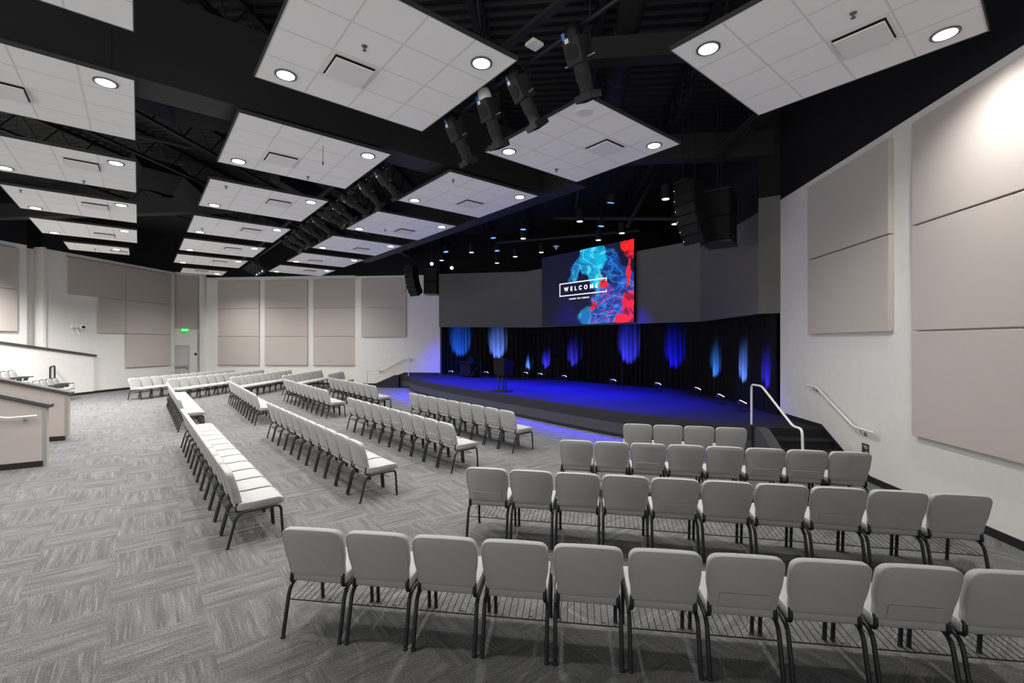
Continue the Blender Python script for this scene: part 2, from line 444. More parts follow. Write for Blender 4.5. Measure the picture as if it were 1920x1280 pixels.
def on_alcove(u, v): return on_plane(u, v, AN.x, AN.y, AD)
pc = on_y(379.5, 600, YF - 0.02)
struct(MB().box(pc.x, -19.9, YF - 0.22, YF + 0.9, 0, 6.1).build('trim_3', M_wall))

# ------------------------------------------------------------------ acoustic panels
def wall_panel(name, pts, nrm, label, t=0.075):
    """pts: 4 corners on the wall, nrm: outward normal"""
    m = MB(); N = Vector(nrm)
    pts = [Vector(p) + N * .002 for p in pts]
    m.add([Vector(p) for p in pts] + [Vector(p) + N * t for p in pts],
          [(3, 2, 1, 0), (4, 5, 6, 7), (0, 1, 5, 4), (1, 2, 6, 5), (2, 3, 7, 6), (3, 0, 4, 7)])
    o = m.build(name, M_panel, bevel=0.008, seg=2)
    return tag(o, label, 'wall panel', 'fabric acoustic panels on the walls')
def panel_x(x, y0, y1, z0, z1, label, s):
    g = 0.011
    return wall_panel('mounted_acoustic_panel', [(x, y0 + g, z0 + g), (x, y1 - g, z0 + g), (x, y1 - g, z1 - g), (x, y0 + g, z1 - g)], (s, 0, 0), label)
def panel_y(y, x0, x1, z0, z1, label):
    g = 0.011
    return wall_panel('mounted_acoustic_panel', [(x0 + g, y, z0 + g), (x1 - g, y, z0 + g), (x1 - g, y, z1 - g), (x0 + g, y, z1 - g)], (0, -1, 0), label)
zr = [0.975, 2.495, 4.015, 5.55]
for k, w_ in enumerate(('lowest', 'middle', 'highest')):
    panel_x(XR, 4.3, 7.16, zr[k], zr[k + 1] - (0 if k < 2 else 0.03), 'large beige fabric panel, %s of three stacked nearest on the right wall' % w_, -1)
panel_x(XR, 7.6, 9.92, zr[1], zr[2], 'lower beige fabric panel of the two left of the big right-wall stack', -1)
panel_x(XR, 7.6, 9.92, zr[2], 5.52, 'upper beige fabric panel of the two left of the big right-wall stack', -1)
zf = [1.06, 2.67, 4.25, 5.83]
for k, (a, b) in enumerate(((410, 487.5), (497.5, 578), (588, 670))):
    x0, x1 = on_y(a, 600, YF).x, on_y(b, 600, YF).x
    for j, w_ in enumerate(('lowest', 'middle', 'highest')):
        panel_y(YF, x0, min(x1, -11.0), zf[j], zf[j + 1], 'beige fabric panel, %s in the %s column on the far wall' % (w_, ('left', 'centre', 'right')[k]))
x0, x1 = on_y(678, 600, YF - .3).x, on_y(762.5, 600, YF - .3).x
panel_y(YF - .3, x0, x1, 2.62, 4.21, 'lower beige fabric panel beside the hanging speakers on the far wall')
panel_y(YF - .3, x0, x1, 4.21, 5.80, 'upper beige fabric panel beside the hanging speakers on the far wall')
zl = [1.08, 2.76, 4.42, 6.07]
def yL(u): return on_x(u, 600, XL).y
panel_x(XL, yL(123.7), yL(234), zl[2], zl[3], 'wide beige fabric panel at the upper left of the left-wall cluster', 1)
panel_x(XL, yL(234), yL(318.5), zl[2], zl[3], 'beige fabric panel at the upper right of the left-wall cluster', 1)
panel_x(XL, yL(182), yL(234), zl[1], zl[2], 'small squarish beige fabric panel right of the white wall camera', 1)
panel_x(XL, yL(234), yL(318.5), zl[1], zl[2], 'beige fabric panel in the middle right of the left-wall cluster', 1)
panel_x(XL, yL(234), yL(318.5), zl[0], zl[1], 'lowest beige fabric panel of the left-wall cluster, left of the door', 1)
panel_x(XL, 13.2, yL(30.5), zl[2], zl[3] - .02, 'upper beige fabric panel at the far left behind the pillar', 1)
panel_x(XL, 13.2, yL(30.5), zl[1], zl[2], 'lower beige fabric panel at the far left behind the pillar', 1)
al, ar = on_alcove(300, 600), on_alcove(371, 600)
wall_panel('mounted_acoustic_panel', [(al.x, al.y, 3.12), (ar.x, ar.y, 3.12), (ar.x, ar.y, 6.1), (al.x, al.y, 6.1)], (-AN.x, -AN.y, 0), 'tall beige fabric panel above the exit door in the corner')

# ------------------------------------------------------------------ door, exit sign, wall devices
ad = (A1 - A0).normalized(); ad3 = Vector((ad.x, ad.y, 0)); an3 = Vector((-AN.x, -AN.y, 0)); UP = Vector((0, 0, 1))
dr = on_alcove(354, 600); dr = Vector((dr.x, dr.y, 0))
door = struct(MB().obox(dr - ad3 * 0.5 + UP * 1.06 + an3 * 0.03, ad3, an3, UP, 0.46, 0.025, 1.05).build('door_1', M_door))
MB().obox(dr - ad3 * 0.5 + UP * 2.15 + an3 * 0.04, ad3, an3, UP, 0.54, 0.04, 0.035).obox(dr + UP * 1.06 + an3 * 0.04, ad3, an3, UP, 0.035, 0.04, 1.06).build('door_frame', M_door, parent=door)
MB().obox(dr - ad3 * 0.48 + UP * 0.98 + an3 * 0.10, ad3, an3, UP, 0.42, 0.03, 0.035).obox(dr - ad3 * 0.09 + UP * 0.98 + an3 * 0.09, ad3, an3, UP, 0.05, 0.05, 0.10).build('push_bar', M_metal, parent=door)
MB().obox(dr - ad3 * 0.75 + UP * 2.03 + an3 * 0.09, ad3, an3, UP, 0.14, 0.04, 0.03).build('door_closer', M_metal, parent=door)
struct(MB().obox(on_alcove(345, 615) + an3 * 0.03, ad3, an3, UP, 0.9, 0.03, 0.03).build('trim_5', M_wall))
sp = on_alcove(346.5, 619) + an3 * 0.10
ex = thing('exit_sign', 'green lit EXIT sign above the grey corner door', 'sign', sp)
MB().obox((0, 0, 0), ad3, an3, UP, 0.17, 0.03, 0.11).build('housing', M_green, parent=ex)
ang = math.atan2(ad.y, ad.x)
text_mesh('lettering', 'EXIT', 0.15, M_greenl, ex, an3 * 0.034, (PI / 2, 0, ang), offset=0.004)
cr = on_alcove(366.5, 663.5)
tag(MB().obox(cr + an3 * 0.02, ad3, an3, UP, 0.05, 0.02, 0.06).build('card_reader', M_black), 'small black card reader right of the corner door', 'card reader')
# white camera on the left wall
pc = on_x(142, 612, XL)
cam_t = thing('wall_camera', 'white camera box with black lens on the left wall', 'camera', (XL, pc.y, pc.z))
MB().box(0.0, 0.09, -0.22, 0.04, -0.07, 0.07).build('bracket_box', M_plastic, parent=cam_t, bevel=0.01)
MB().lathe([(0.10, 0), (0.115, 0.05), (0.115, 0.18), (0.09, 0.22)], 16, Matrix.Translation((0.09, 0.18, 0.02)) @ frame((1, -0.5, -0.2)).to_4x4()).build('camera_body', M_plastic, parent=cam_t, smooth_=True)
MB().lathe([(0.06, 0.0), (0.06, 0.02)], 14, Matrix.Translation(Vector((0.09, 0.18, 0.02)) + Vector((1, -0.5, -0.2)).normalized() * 0.215) @ frame((1, -0.5, -0.2)).to_4x4()).build('camera_lens', M_black, parent=cam_t)
MB().lathe([(0.02, 0.0), (0.03, 0.25), (0.015, 0.3)], 8, Matrix.Translation((0.06, -0.03, -0.10)) @ frame((0.4, 0.1, -0.9)).to_4x4()).build('hanging_arm', M_plastic, parent=cam_t)
def plate(p, nrm, along, label, w=0.04, h=0.06, name='outlet_plate', m=M_plastic):
    o = MB().obox(p + Vector(nrm) * 0.006, Vector(along), Vector(nrm), UP, w, 0.006, h).build(name, m, bevel=0.002)
    return tag(o, label, 'wall plate')
plate(on_x(162, 613.5, XL), (1, 0, 0), (0, 1, 0), 'small white wall plate right of the wall camera')
plate(on_x(185, 714, XL), (1, 0, 0), (0, 1, 0), 'white outlet plate low on the left wall past the knee wall', 0.045, 0.07)
plate(on_x(323, 677.5, XL), (1, 0, 0), (0, 1, 0), 'white switch plate on the left wall edge beside the door', 0.045, 0.07)
plate(on_x(1477, 748, XR), (-1, 0, 0), (0, 1, 0), 'white outlet plate above the stage floor on the right wall')
plate(on_x(1594.5, 836, XR), (-1, 0, 0), (0, 1, 0), 'white outlet plate beside the steps below the right wall rail')
sg = on_x(1623.5, 846, XR)
sgn = thing('wall_plaque', 'small dark plaque with pale lines under the right wall handrail', 'sign', (XR, sg.y, sg.z))
MB().box(-0.012, 0, -0.085, 0.085, -0.13, 0.13).build('board', M_plaque, parent=sgn, bevel=0.003)
mm = MB()
for k, (w_, z_) in enumerate(((0.10, 0.09), (0.08, 0.06), (0.04, 0.0), (0.06, -0.03), (0.05, -0.07), (0.07, -0.10))):
    mm.box(-0.015, -0.0125, -0.06, -0.06 + w_, z_ - 0.006, z_ + 0.006)
mm.build('pale_marks', M_sticker, parent=sgn)

# ------------------------------------------------------------------ suspended ceiling clouds
ZC, S = 5.83, 2.45
def make_cloud(label, e0, n1, se, sn, lights, diff, sprk, pw=1.0):
    ctr = en(e0 + se / 2, n1 - sn / 2, ZC)
    t = thing('ceiling_cloud', label, 'ceiling panel', ctr, PI / 4, 'white suspended ceiling clouds')
    hx, hy = se / 2, sn / 2
    m = MB().box(-hx, hx, -hy, hy, 0, 0.02); f = m.build('tile_field', M_tile, parent=t)
    mm = MB()
    mm.box(-hx - .012, hx + .012, hy, hy + .012, -0.004, 0.05).box(-hx - .012, hx + .012, -hy - .012, -hy, -0.004, 0.05)
    mm.box(-hx - .012, -hx, -hy, hy, -0.004, 0.05).box(hx, hx + .012, -hy, hy, -0.004, 0.05)
    mm.build('edge_trim', M_edge, parent=t)
    for q in lights:
        lx, ly, lit = (q + (True,))[:3]
        if lit:
            d = MB().lathe([(0.105, -0.001), (0.135, -0.001), (0.135, -0.014), (0.105, -0.014)], 24).build('downlight', M_trimring, parent=t, loc=(lx, ly, 0), smooth_=True)
            MB().lathe([(0.106, 0.0), (0.106, -0.016), (0.08, -0.022)], 24).build('lens', M_lens, parent=d, smooth_=True)
            w = Matrix.Translation(ctr) @ Matrix.Rotation(PI / 4, 4, 'Z') @ Vector((lx, ly, -0.05))
            spot('downlight_or_fill_lamp', w, (0, 0, -1), P_DOWN * pw, 146, (1, 0.98, 0.955), 0.9, 0.10)
        else:
            d = MB().lathe([(0.13, -0.001), (0.13, -0.012), (0.11, -0.012)], 24).build('downlight', M_chrome, parent=t, loc=(lx, ly, 0), smooth_=True)
            MB().lathe([(0.10, -0.012), (0.10, -0.014)], 24).build('lens', M_plastic, parent=d)
    if diff:
        dx, dy = diff
        d = MB().box(dx - .285, dx + .285, dy - .285, dy + .285, -0.004, -0.001).build('air_diffuser', M_tilew, parent=t)
        MB().box(dx - .25, dx + .25, dy - .25, dy + .25, -0.007, -0.0045).build('dark_slot', M_dark, parent=d)
        MB().box(dx - .24, dx + .24, dy - .24, dy + .24, -0.042, -0.026).build('plaque', M_tilew, parent=d, bevel=0.008)
    for sx, sy in sprk:
        MB().lathe([(0.035, 0), (0.03, -0.01), (0.010, -0.012), (0.010, -0.045), (0.024, -0.05), (0.024, -0.055)], 10).build('sprinkler_head', M_trimring, parent=t, loc=(sx, sy, 0))
    for sx in (-1, 1):
        for sy in (-1, 1): MB().tube([(sx * hx * .8, sy * hy * .8, 0.02), (sx * hx * .8, sy * hy * .8, DECK - ZC - 0.07)], 0.004, 5).build('hanger_wire', M_black, parent=t)
    return t
P_DOWN = 300
TL = 0.61
def tile(i, j, s=S):     # centre of tile i along e from the left, j along n from the far edge
    return (-s / 2 + TL * (i + .5), s / 2 - TL * (j + .5))
LC, RC = tile(0, 0), tile(3, 3)
NEARNESS = ['nearest', 'second', 'third', 'fourth', 'fifth', 'sixth', 'seventh']
c2 = [6.78, 10.43, 14.06, 17.67, 21.26, 24.75]
dif2 = [(1, 1), (1, 1), (2, 2), (2, 2), (2, 2), (2, 2)]
spr2 = [[(2.06, 5.26)], [(2.76, 10.16)], [(1.51, 11.94)], [(1.5, 16.8)], [], []]
for k, n1 in enumerate(c2):
    sp_ = [(a - 1.18 - S / 2, b - n1 + S / 2) for a, b in spr2[k]]
    make_cloud('white tiled ceiling cloud, %s from the camera in the middle run' % NEARNESS[k], 1.18, n1, S, S, [LC, RC], tile(*dif2[k]), sp_, 1.15 if k == 5 else 1.0)
make_cloud('small white ceiling cloud at the far end of the middle run', 1.6, 28.1, 1.76, 1.84, [(0.6, 0.2)], (-0.1, -0.3), [], 2.5)
c3 = [3.01, 6.78, 10.46, 14.1, 17.7, 21.35, 24.95]
dif3 = [(2, 2), (2, 2), (2, 1), (2, 1), (2, 1), (1, 1), (2, 2)]
spr3 = [[(5.87, 1.44)], [(6.52, 6.54)], [(5.23, 8.38)], [(5.9, 13.4)], [], [], []]
for k, n1 in enumerate(c3):
    sp_ = [(a - 4.93 - S / 2, b - n1 + S / 2) for a, b in spr3[k]]
    ll = [LC, RC] + ([tile(0, 3) + (False,)] if k == 1 else [])
    make_cloud('white tiled ceiling cloud, %s from the right wall in the stage-side run' % NEARNESS[k], 4.93, n1, S, S, ll, tile(*dif3[k]), sp_, 1.15 if k == 6 else 1.0)
c1 = [6.66, 10.23, 13.78, 17.28, 20.74]
S1 = 2.33
dif1 = [(1, 1), (1, 1), (2, 2), (2, 2), (2, 1)]
spr1 = [[(-.95, 6.3)], [], [(-.92, 13.5)], [(-2.1, 15.23)], []]
for k, n1 in enumerate(c1):
    sp_ = [(a + 2.38 - S1 / 2, b - n1 + S1 / 2) for a, b in spr1[k]]
    a, b = tile(0, 0, S1), tile(3, 3, S1)
    make_cloud('white tiled ceiling cloud, %s from the camera in the left run' % NEARNESS[k], -2.38, n1, S1, S1, [(a[0], a[1]), (b[0] - .1, b[1] + .1)], tile(*dif1[k], S1), sp_, 1.5 if k > 2 else 1.0)
make_cloud('small white ceiling cloud over the left wall at the end of the left run', -2.02, 23.8, 1.73, 1.72, [(0.5, -0.3)], (0.55, 0.2), [(-.1, .1)], 3.6)

for e_, n_ in ((-5.8, 9.9), (-4.0, 8.1), (-5.8, 13.5), (-4.0, 11.7), (-5.8, 17.1), (-4.0, 15.3), (-5.8, 20.7), (-4.0, 18.9), (-4.3, 23.0), (-5.3, 21.6), (-4.25, 21.5), (-4.4, 22.5), (-4.7, 22.9)):  # added unseen lamps without fixtures; the strongest lift the left wall
    spot('downlight_or_fill_lamp', en(e_, n_, ZC - .05), (0, 0, -1), P_DOWN * (2.2 if n_ > 21 else 1.0), 146, (1, 0.98, 0.955), 0.9, 0.10)

# ------------------------------------------------------------------ steel and ducts above
def en_box(m, e0, e1, n0, n1, z0, z1):
    P = [en(e0, n0), en(e1, n0), en(e1, n1), en(e0, n1)]
    return m.prism([(p.x, p.y) for p in P], z0, z1)
tag(en_box(MB(), -4.5, 7.7, 8.2, 8.86, 6.02, 7.3).build('ceiling_beam', M_beam), 'wide charcoal beam crossing between the nearest ceiling clouds', 'beam')
tag(en_box(MB(), 7.72, 8.2, 7.2, 20.4, 6.0, 7.3).build('ceiling_beam', M_beam), 'long charcoal header beam along the stage side of the clouds', 'beam')
tag(MB().box(1.2, XR + 0.2, 11.3, 11.6, 6.75, 7.35).build('ceiling_beam', M_beam), 'charcoal girder running to the right wall above the speakers', 'beam')
tag(MB().box(0.2, 4.2, 7.35, 7.6, 6.85, 7.2).build('ceiling_beam', M_beam), 'charcoal girder behind the round duct above the stage lights', 'beam')
tag(MB().box(-8.0, -7.7, 12.0, 23.9, 6.85, 7.4).build('ceiling_beam', M_beam), 'charcoal girder above the far end of the header beam', 'beam')
tag(MB().box(-20.5, -9.0, 14.4, 14.75, 6.8, 7.3).build('ceiling_beam', M_beam), 'charcoal girder crossing above the left run of clouds', 'beam')
d = MB()
kk = [at_depth(150, -60, 7.6), at_depth(262, 95, 8.2), at_depth(330, 128, 8.8), at_depth(640, 235, 10.2)]
d.tube([Vector((p.x, p.y, 6.95)) for p in kk], [0.42, 0.42, 0.4, 0.38], 4)
tag(d.build('square_duct', M_beam), 'dark square duct bending between the left and middle runs of clouds', 'duct')
d = MB().tube([at_depth(250, 318, 13.5), at_depth(330, 338, 14.5), at_depth(372, 372, 15.0)], [0.5, 0.5, 0.42], 4)
tag(d.build('square_duct', M_beam), 'dark square duct elbow seen beyond the second left-run cloud', 'duct')
d = thing('round_duct', 'black round spiral duct hanging above the near stage lights', 'duct', (0, 0, 0))
a_, b_ = Vector((0.98, 1.5, 7.5)), Vector((1.28, 12.4, 7.5))
MB().tube([a_, b_], 0.21, 24).build('duct_pipe', M_beam, parent=d, smooth_=True)
for k in range(8):
    p = a_.lerp(b_, (k + .5) / 8); M = Matrix.Translation(p) @ frame(b_ - a_).to_4x4()
    MB().lathe([(0.212, -.012), (0.222, -.006), (0.222, .006), (0.212, .012)], 24, M).build('seam_band', M_beam, parent=d)
# open-web joists
for k in range(10):
    x = -15.3 + 2.0 * k
    j = thing('bar_joist', 'black open-web roof joist, %s from the right wall' % ORD[9 - k], 'roof joist', (x, 0, 0), 0, 'black roof joists under the deck')
    MB().box(-.05, .05, -3, 23.3, 8.02, 8.12).build('top_chord', M_deck, parent=j)
    MB().box(-.05, .05, -3, 23.3, 7.42, 7.48).build('bottom_chord', M_deck, parent=j)
    w = MB(); yy = -3.0
    while yy < 22.3:
        w.bar((0, yy, 7.46), (0, yy + .45, 8.05), .025, .025); w.bar((0, yy + .45, 8.05), (0, yy + .9, 7.46), .025, .025); yy += .9
    w.build('web', M_deck, parent=j)
# conduits and braces
cb = thing('conduit_bundle', 'bundle of dark conduits slanting up above the right subwoofer', 'conduit', (0, 0, 0))
for k in range(6):
    o_ = Vector((-.05 * k, -.10 * k, 0.02 * (k % 2)))
    MB().tube([Vector((3.8, 11.2, 6.62)) + o_, Vector((5.15, 8.9, 7.7)) + o_], 0.02, 6).build('conduit', M_deck, parent=cb)
tag(MB().tube([at_depth(1176, 425, 14), at_depth(1246, 296, 14), at_depth(1254, 280, 14.05)], 0.06, 8).build('brace_pipe', M_beam), 'slanted dark brace pipe above the screen', 'pipe')
tag(MB().tube([at_depth(1040, 408, 17), at_depth(1480, 412, 13.5)], 0.07, 8).build('ceiling_pipe', M_beam), 'dark level pipe over the stage carrying pendants', 'pipe')
tag(MB().tube([at_depth(930, 455, 20), at_depth(1200, 432, 17)], 0.06, 8).build('ceiling_pipe', M_beam), 'dark level pipe above the left part of the screen', 'pipe')
tag(MB().tube([en(-3.5, 13.4, 7.1), en(1.0, 13.6, 7.1)], 0.05, 8).build('ceiling_pipe', M_beam), 'dark pipe seen between the left and middle cloud runs', 'pipe')

# ------------------------------------------------------------------ lighting bar and profile spots
def light_bar(label, n0, n1):
    L = n1 - n0
    t = thing('lighting_bar', label, 'lighting bar', en(3.98, n0, 6.02), PI * 3 / 4)
    MB().tube([(0, 0, 0), (L, 0, 0)], 0.026, 12).build('pipe', M_frame, parent=t, smooth_=True)
    MB().box(.1, L, 0.11, 0.21, 0.26, 0.32).build('cable_channel', M_beam, parent=t)
    nr = max(2, int(L / 2.4))
    for k in range(nr):
        x = .5 + (L - 1.0) * k / (nr - 1)
        MB().tube([(x, 0, 0.02), (x, 0, DECK - 6.02 - .08)], 0.012, 6).build('drop_rod', M_black, parent=t)
    return t
lb = light_bar('short black lighting pipe with four big spotlights nearest the camera', 2.95, 6.55)
light_bar('long black lighting pipe running away between the middle and stage-side clouds', 8.9, 25.5)
MB().box(1.20, 1.36, .06, .24, .02, .06).build('junction_box', M_plastic, parent=lb, bevel=.008)['label'] = 'white square box'
def make_fixture(label, loc, az, tilt, lit=False, white=False, small=False):
    """ellipsoidal spot hanging from the pipe; az: world heading of its beam, tilt below level"""
    t = thing('stage_spotlight', label, 'stage light', loc, az, 'black profile spotlights on the lighting bar')
    c, s = math.cos(tilt), math.sin(tilt); ax = Vector((c, 0, -s)); lf = Vector((0, 1, 0)); up = Vector((s, 0, c))
    piv = Vector((0, 0, -0.30))
    MB().box(-.03, .03, -.03, .03, -.05, .03).build('clamp', M_frame, parent=t)
    y = MB().bar((0, -.135, -.06), (0, .135, -.06), .03, .012)
    for sg_ in (-1, 1): y.bar((0, sg_ * .135, -.06), piv + lf * (sg_ * .135), .03, .008, Vector((1, 0, 0)))
    y.build('yoke', M_frame, parent=t)
    o = piv
    MB().obox(o - ax * .06, ax, lf, up, .13, .10, .105).build('lamp_housing', M_body, parent=t, bevel=.02, seg=3)
    MB().lathe([(.085, 0), (.09, .05), (.075, .12), (.05, .14)], 14, Matrix.Translation(o - ax * .18) @ frame(-ax).to_4x4()).build('rear_cap', M_plastic if white else M_fan, parent=t, smooth_=True)
    bl = MB().lathe([(.082, 0), (.082, .16), (.072, .17), (.072, .27), (.09, .275), (.09, .30)], 16, Matrix.Translation(o + ax * .06) @ frame(ax).to_4x4())
    bl.build('lens_tube', M_body, parent=t, smooth_=True)
    g = MB(); q = o + ax * .385
    for sy in (-1, 1): g.obox(q + lf * (sy * .10), ax, lf, up, .035, .006, .10); g.obox(q + up * (sy * .10), ax, lf, up, .035, .10, .006)
    g.build('gel_frame', M_body, parent=t)
    if not small:
        fan = MB().lathe([(.07, 0), (.07, .006), (.02, .008)], 18, Matrix.Translation(o - ax * .05 - lf * 0 - up * .105) @ frame(-up).to_4x4()).build('fan_grille', M_fan, parent=t)
        MB().lathe([(.07, 0), (.07, .005), (.02, .006)], 18, Matrix.Translation(o - ax * .05 + lf * .1) @ frame(lf).to_4x4()).build('fan_grille', M_fan, parent=t)
        MB().obox(o - ax * .215 + lf * .09 - up * .03, ax, lf, up, .045, .02, .028).build('power_plug', M_blue, parent=t)
        MB().obox(o - ax * .165 + lf * .03 - up * .1, ax, lf, up, .02, .022, .014).build('label_sticker', M_sticker, parent=t)
        for sg_ in (-1, 1):
            MB().tube([o + lf * (sg_ * .10) + ax * .03, o + lf * (sg_ * .19) + ax * .03], .007, 6).build('tilt_knob', M_metal, parent=t)
    MB().lathe([(.068, 0), (.06, .006)], 16, Matrix.Translation(o + ax * .355) @ frame(ax).to_4x4()).build('lens', M_lens if lit else M_fan, parent=t)
    return t
fx = [(3.62, PI * .25 + .1, 1.12, 0), (4.62, PI * .25 - .15, 1.02, 0), (5.36, PI * .25 + .1, 1.15, 1), (6.22, PI * .25 - .02, 1.1, 0),
      (9.0, PI * .25 + .1, .8, 0), (9.9, PI * .25 + .05, .8, 0), (10.9, PI * .22, .55, 0), (11.7, PI * .2, .6, 0), (12.6, PI * .1, .5, 2), (13.4, PI * .25, .7, 0),
      (14.4, PI * .2, .6, 2), (15.3, PI * .24, .7, 0), (16.1, PI * .12, .55, 2), (16.9, PI * .1, .55, 2),
      (22.2, PI * .25, .6, 0), (22.9, PI * .05, .55, 2), (23.5, PI * .05, .5, 2), (24.1, PI * .05, .55, 2)]
for k, (n_, az, tl, st) in enumerate(fx):
    lab = 'black stage spotlight hanging from the pipe, %s along from the front' % ORD[k]
    if st == 1: lab = 'stage spotlight with silvery white rear cap, 3rd along the pipe from the front'
    make_fixture(lab, en(3.98, n_, 6.0), az, tl, st == 2, st == 1, k > 9).scale = (1.12,) * 3 if k < 4 else (1, 1, 1)
# wire with a small sensor hanging in front of a cloud
hs = on_z(605.5, 303, 5.55)
t = thing('hanging_microphone', 'thin wire with a tiny microphone hanging before the second middle cloud', 'microphone', hs)
MB().tube([(0, 0, 0), (0.004, 0, .9), (0, 0, DECK - 5.62)], .004, 5).build('wire', M_black, parent=t)
MB().lathe([(.008, -.06), (.012, -.03), (.008, 0)], 8).build('capsule', M_black, parent=t)

# ------------------------------------------------------------------ stage
def nt(n_, t_): return Vector(((t_ - n_) / R2, (t_ + n_) / R2 + AX))
ZS = 0.63
edge_px = [(758.5, 705), (763, 711), (775, 714.5), (795, 718), (826, 723.5), (880, 731), (940, 740), (1010, 751), (1080, 762), (1138, 771), (1200, 779.5), (1270, 786.5), (1342, 792.5), (1385, 796), (1409, 798)]
arc = [on_z(u, v, ZS) for u, v in edge_px]
A = [Vector((-8.05, 23.0))]
ctl = [(7.95, -2.62), (7.3, -3.0), (6.2, -3.33), (4.5, -3.62), (2.94, -3.86), (0.5, -4.04), (-2.0, -4.13), (-4.2, -4.22), (-6.2, -4.22), (-7.7, -4.1), (-8.7, -3.95), (-9.33, -3.75)]
P = [nt(*c) for c in ctl]
edge = []
for i in range(len(P) - 1):                  # Catmull-Rom
    p0, p1, p2, p3 = P[max(i - 1, 0)], P[i], P[i + 1], P[min(i + 2, len(P) - 1)]
    for k in range(6):
        u = k / 6
        edge.append(0.5 * ((2 * p1) + (p2 - p0) * u + (2 * p0 - 5 * p1 + 4 * p2 - p3) * u * u + (3 * p1 - p0 - 3 * p2 + p3) * u ** 3))
edge.append(P[-1])
edge = [Vector((-8.15, YF - 0.33)), Vector((-8.1, 22.95))] + edge[1:] + [Vector((4.05, 9.52)), Vector((XR - 0.01, 9.48))]
stage = thing('stage', 'low curved dark stage washed in deep blue light', 'stage', (0, 0, 0))
poly = [(p.x, p.y) for p in edge] + [(XR - .01, YF + .1), (-6.2, YF + .1), (-6.2, YF - .33)]
MB().prism(poly, 0.02, ZS).build('deck', M_stage, parent=stage)
front = edge[1:-2]
MB().strip(front, 0.36, ZS - .004, 0.02, -0.021).build('upper_fascia', M_fascia, parent=stage, smooth_=True)
MB().strip(front, 0.085, 0.36, 0.012, -0.013).build('lower_fascia', M_fascia2, parent=stage, smooth_=True)
MB().strip(front, 0.0, 0.085, 0.02, -0.021).build('kickboard', M_base, parent=stage, smooth_=True)

def handrail(name, label, pts, posts, r=0.021):
    t = thing(name, label, 'handrail', (0, 0, 0))
    MB().tube(fillet(pts, 0.10), r, 10).build('rail', M_rail, parent=t, smooth_=True)
    for a, b in posts: MB().tube([a, b], r, 10).build('post', M_rail, parent=t, smooth_=True)
    return t
def wall_rail(label, pts, nrm, brackets):
    t = thing('wall_handrail', label, 'handrail', (0, 0, 0)); N = Vector(nrm)
    MB().tube(fillet(pts, 0.08), 0.02, 10).build('rail', M_rail, parent=t, smooth_=True)
    for b in brackets:
        b = Vector(b)
        MB().tube(fillet([b, b - UP * .06, b - UP * .07 - N * .075], .03), .009, 8).lathe([(.035, 0), (.035, .012)], 12, Matrix.Translation(b - UP * .07 - N * .078) @ frame(N).to_4x4()).build('bracket', M_metal, parent=t, smooth_=True)
    return t
# right steps
st = thing('stage_steps', 'dark carpeted steps up to the stage beside the right wall', 'steps', (0, 0, 0))
for k in range(3):
    y0 = 9.47 - .32 * (k + 1); z1 = ZS - .1575 * (k + 1)
    o = MB().box(4.12, XR - .025, y0, 9.47 if k == 0 else y0 + .32, 0.0, z1).build('step', M_stage, parent=st)
    MB().box(4.12, XR - .026, y0 - .012, y0 + .03, z1 - .03, z1 + .006).build('nosing', M_base, parent=o)
m = MB(); vs = []
for x_ in (3.92, 4.11):
    for yy, z0, z1 in ((9.5, 0, ZS + .02), (9.3, 0, ZS + .02), (8.3, 0, .12), (8.2, 0, .02)): vs += [(x_, yy, z0), (x_, yy, z1)]
fs_ = []
for i in range(3):
    a = 2 * i
    fs_ += [(a, a + 1, a + 3, a + 2), (8 + a, 8 + a + 2, 8 + a + 3, 8 + a + 1), (a + 1, 9 + a, 11 + a, a + 3)]
fs_ += [(0, 8, 9, 1), (6, 7, 15, 14), (0, 2, 10, 8), (2, 4, 12, 10), (4, 6, 14, 12)]
m.add(vs, fs_); m.build('stringer', M_fascia2, parent=st)
def rx(u, v): return on_x(u, v, 4.02)
top = rx(1409, 722)
handrail('handrail', 'white freestanding handrail at the left of the right-hand stage steps',
         [Vector((4.02, top.y, ZS)), Vector((4.02, top.y, 1.46)), rx(1428, 723.5), rx(1487, 799), rx(1504, 804), Vector((4.02, rx(1507, 812).y, 0.05))], [])
hx = XR - .085
wall_rail('white handrail on the right wall above the stage steps',
          [Vector((hx, 9.93, 1.455)), Vector((hx, 9.58, 1.45)), Vector((hx, 8.42, .87)), Vector((hx, 7.92, .865))], (-1, 0, 0),
          [(hx, 9.68, 1.44), (hx, 8.25, .855)])
# left steps (mirror image, seen from the side)
st = thing('stage_steps', 'dark steps up to the stage beside the far wall', 'steps', (0, 0, 0))
for k in range(3):
    x0 = -8.15 - .34 * (k + 1); z1 = ZS - .1575 * (k + 1)
    MB().box(x0, -8.16 if k == 0 else x0 + .34, 22.95, YF - .33, 0.0, z1).build('step', M_stage, parent=st)
m = MB(); vs = []
for y_ in (22.93, 22.75):
    for xx, z1 in ((-8.13, ZS + .02), (-8.35, ZS + .02), (-9.6, .10), (-9.68, .02)): vs += [(xx, y_, 0), (xx, y_, z1)]
m.add(vs, fs_); m.build('stringer', M_fascia, parent=st)
yr = 22.86
def ry(u, v): return on_y(u, v, yr)
p0 = ry(688, 700); p1 = ry(766, 690)
handrail('handrail', 'white freestanding handrail at the far stage steps',
         [Vector((p0.x, yr, 0.05)), ry(688, 694.5), ry(702, 694), ry(745, 672), ry(766, 672.5), Vector((p1.x, yr, ZS))], [])
yw = YF - .3 - .085
def ryw(u, v): return on_y(u, v, yw)
wall_rail('white handrail on the far wall behind the far stage steps', [ryw(708, 693.5), ryw(720, 693.5), ryw(759, 671.5), ryw(776, 671.2)], (0, -1, 0), [ryw(712, 694.5), ryw(770, 672.5)])

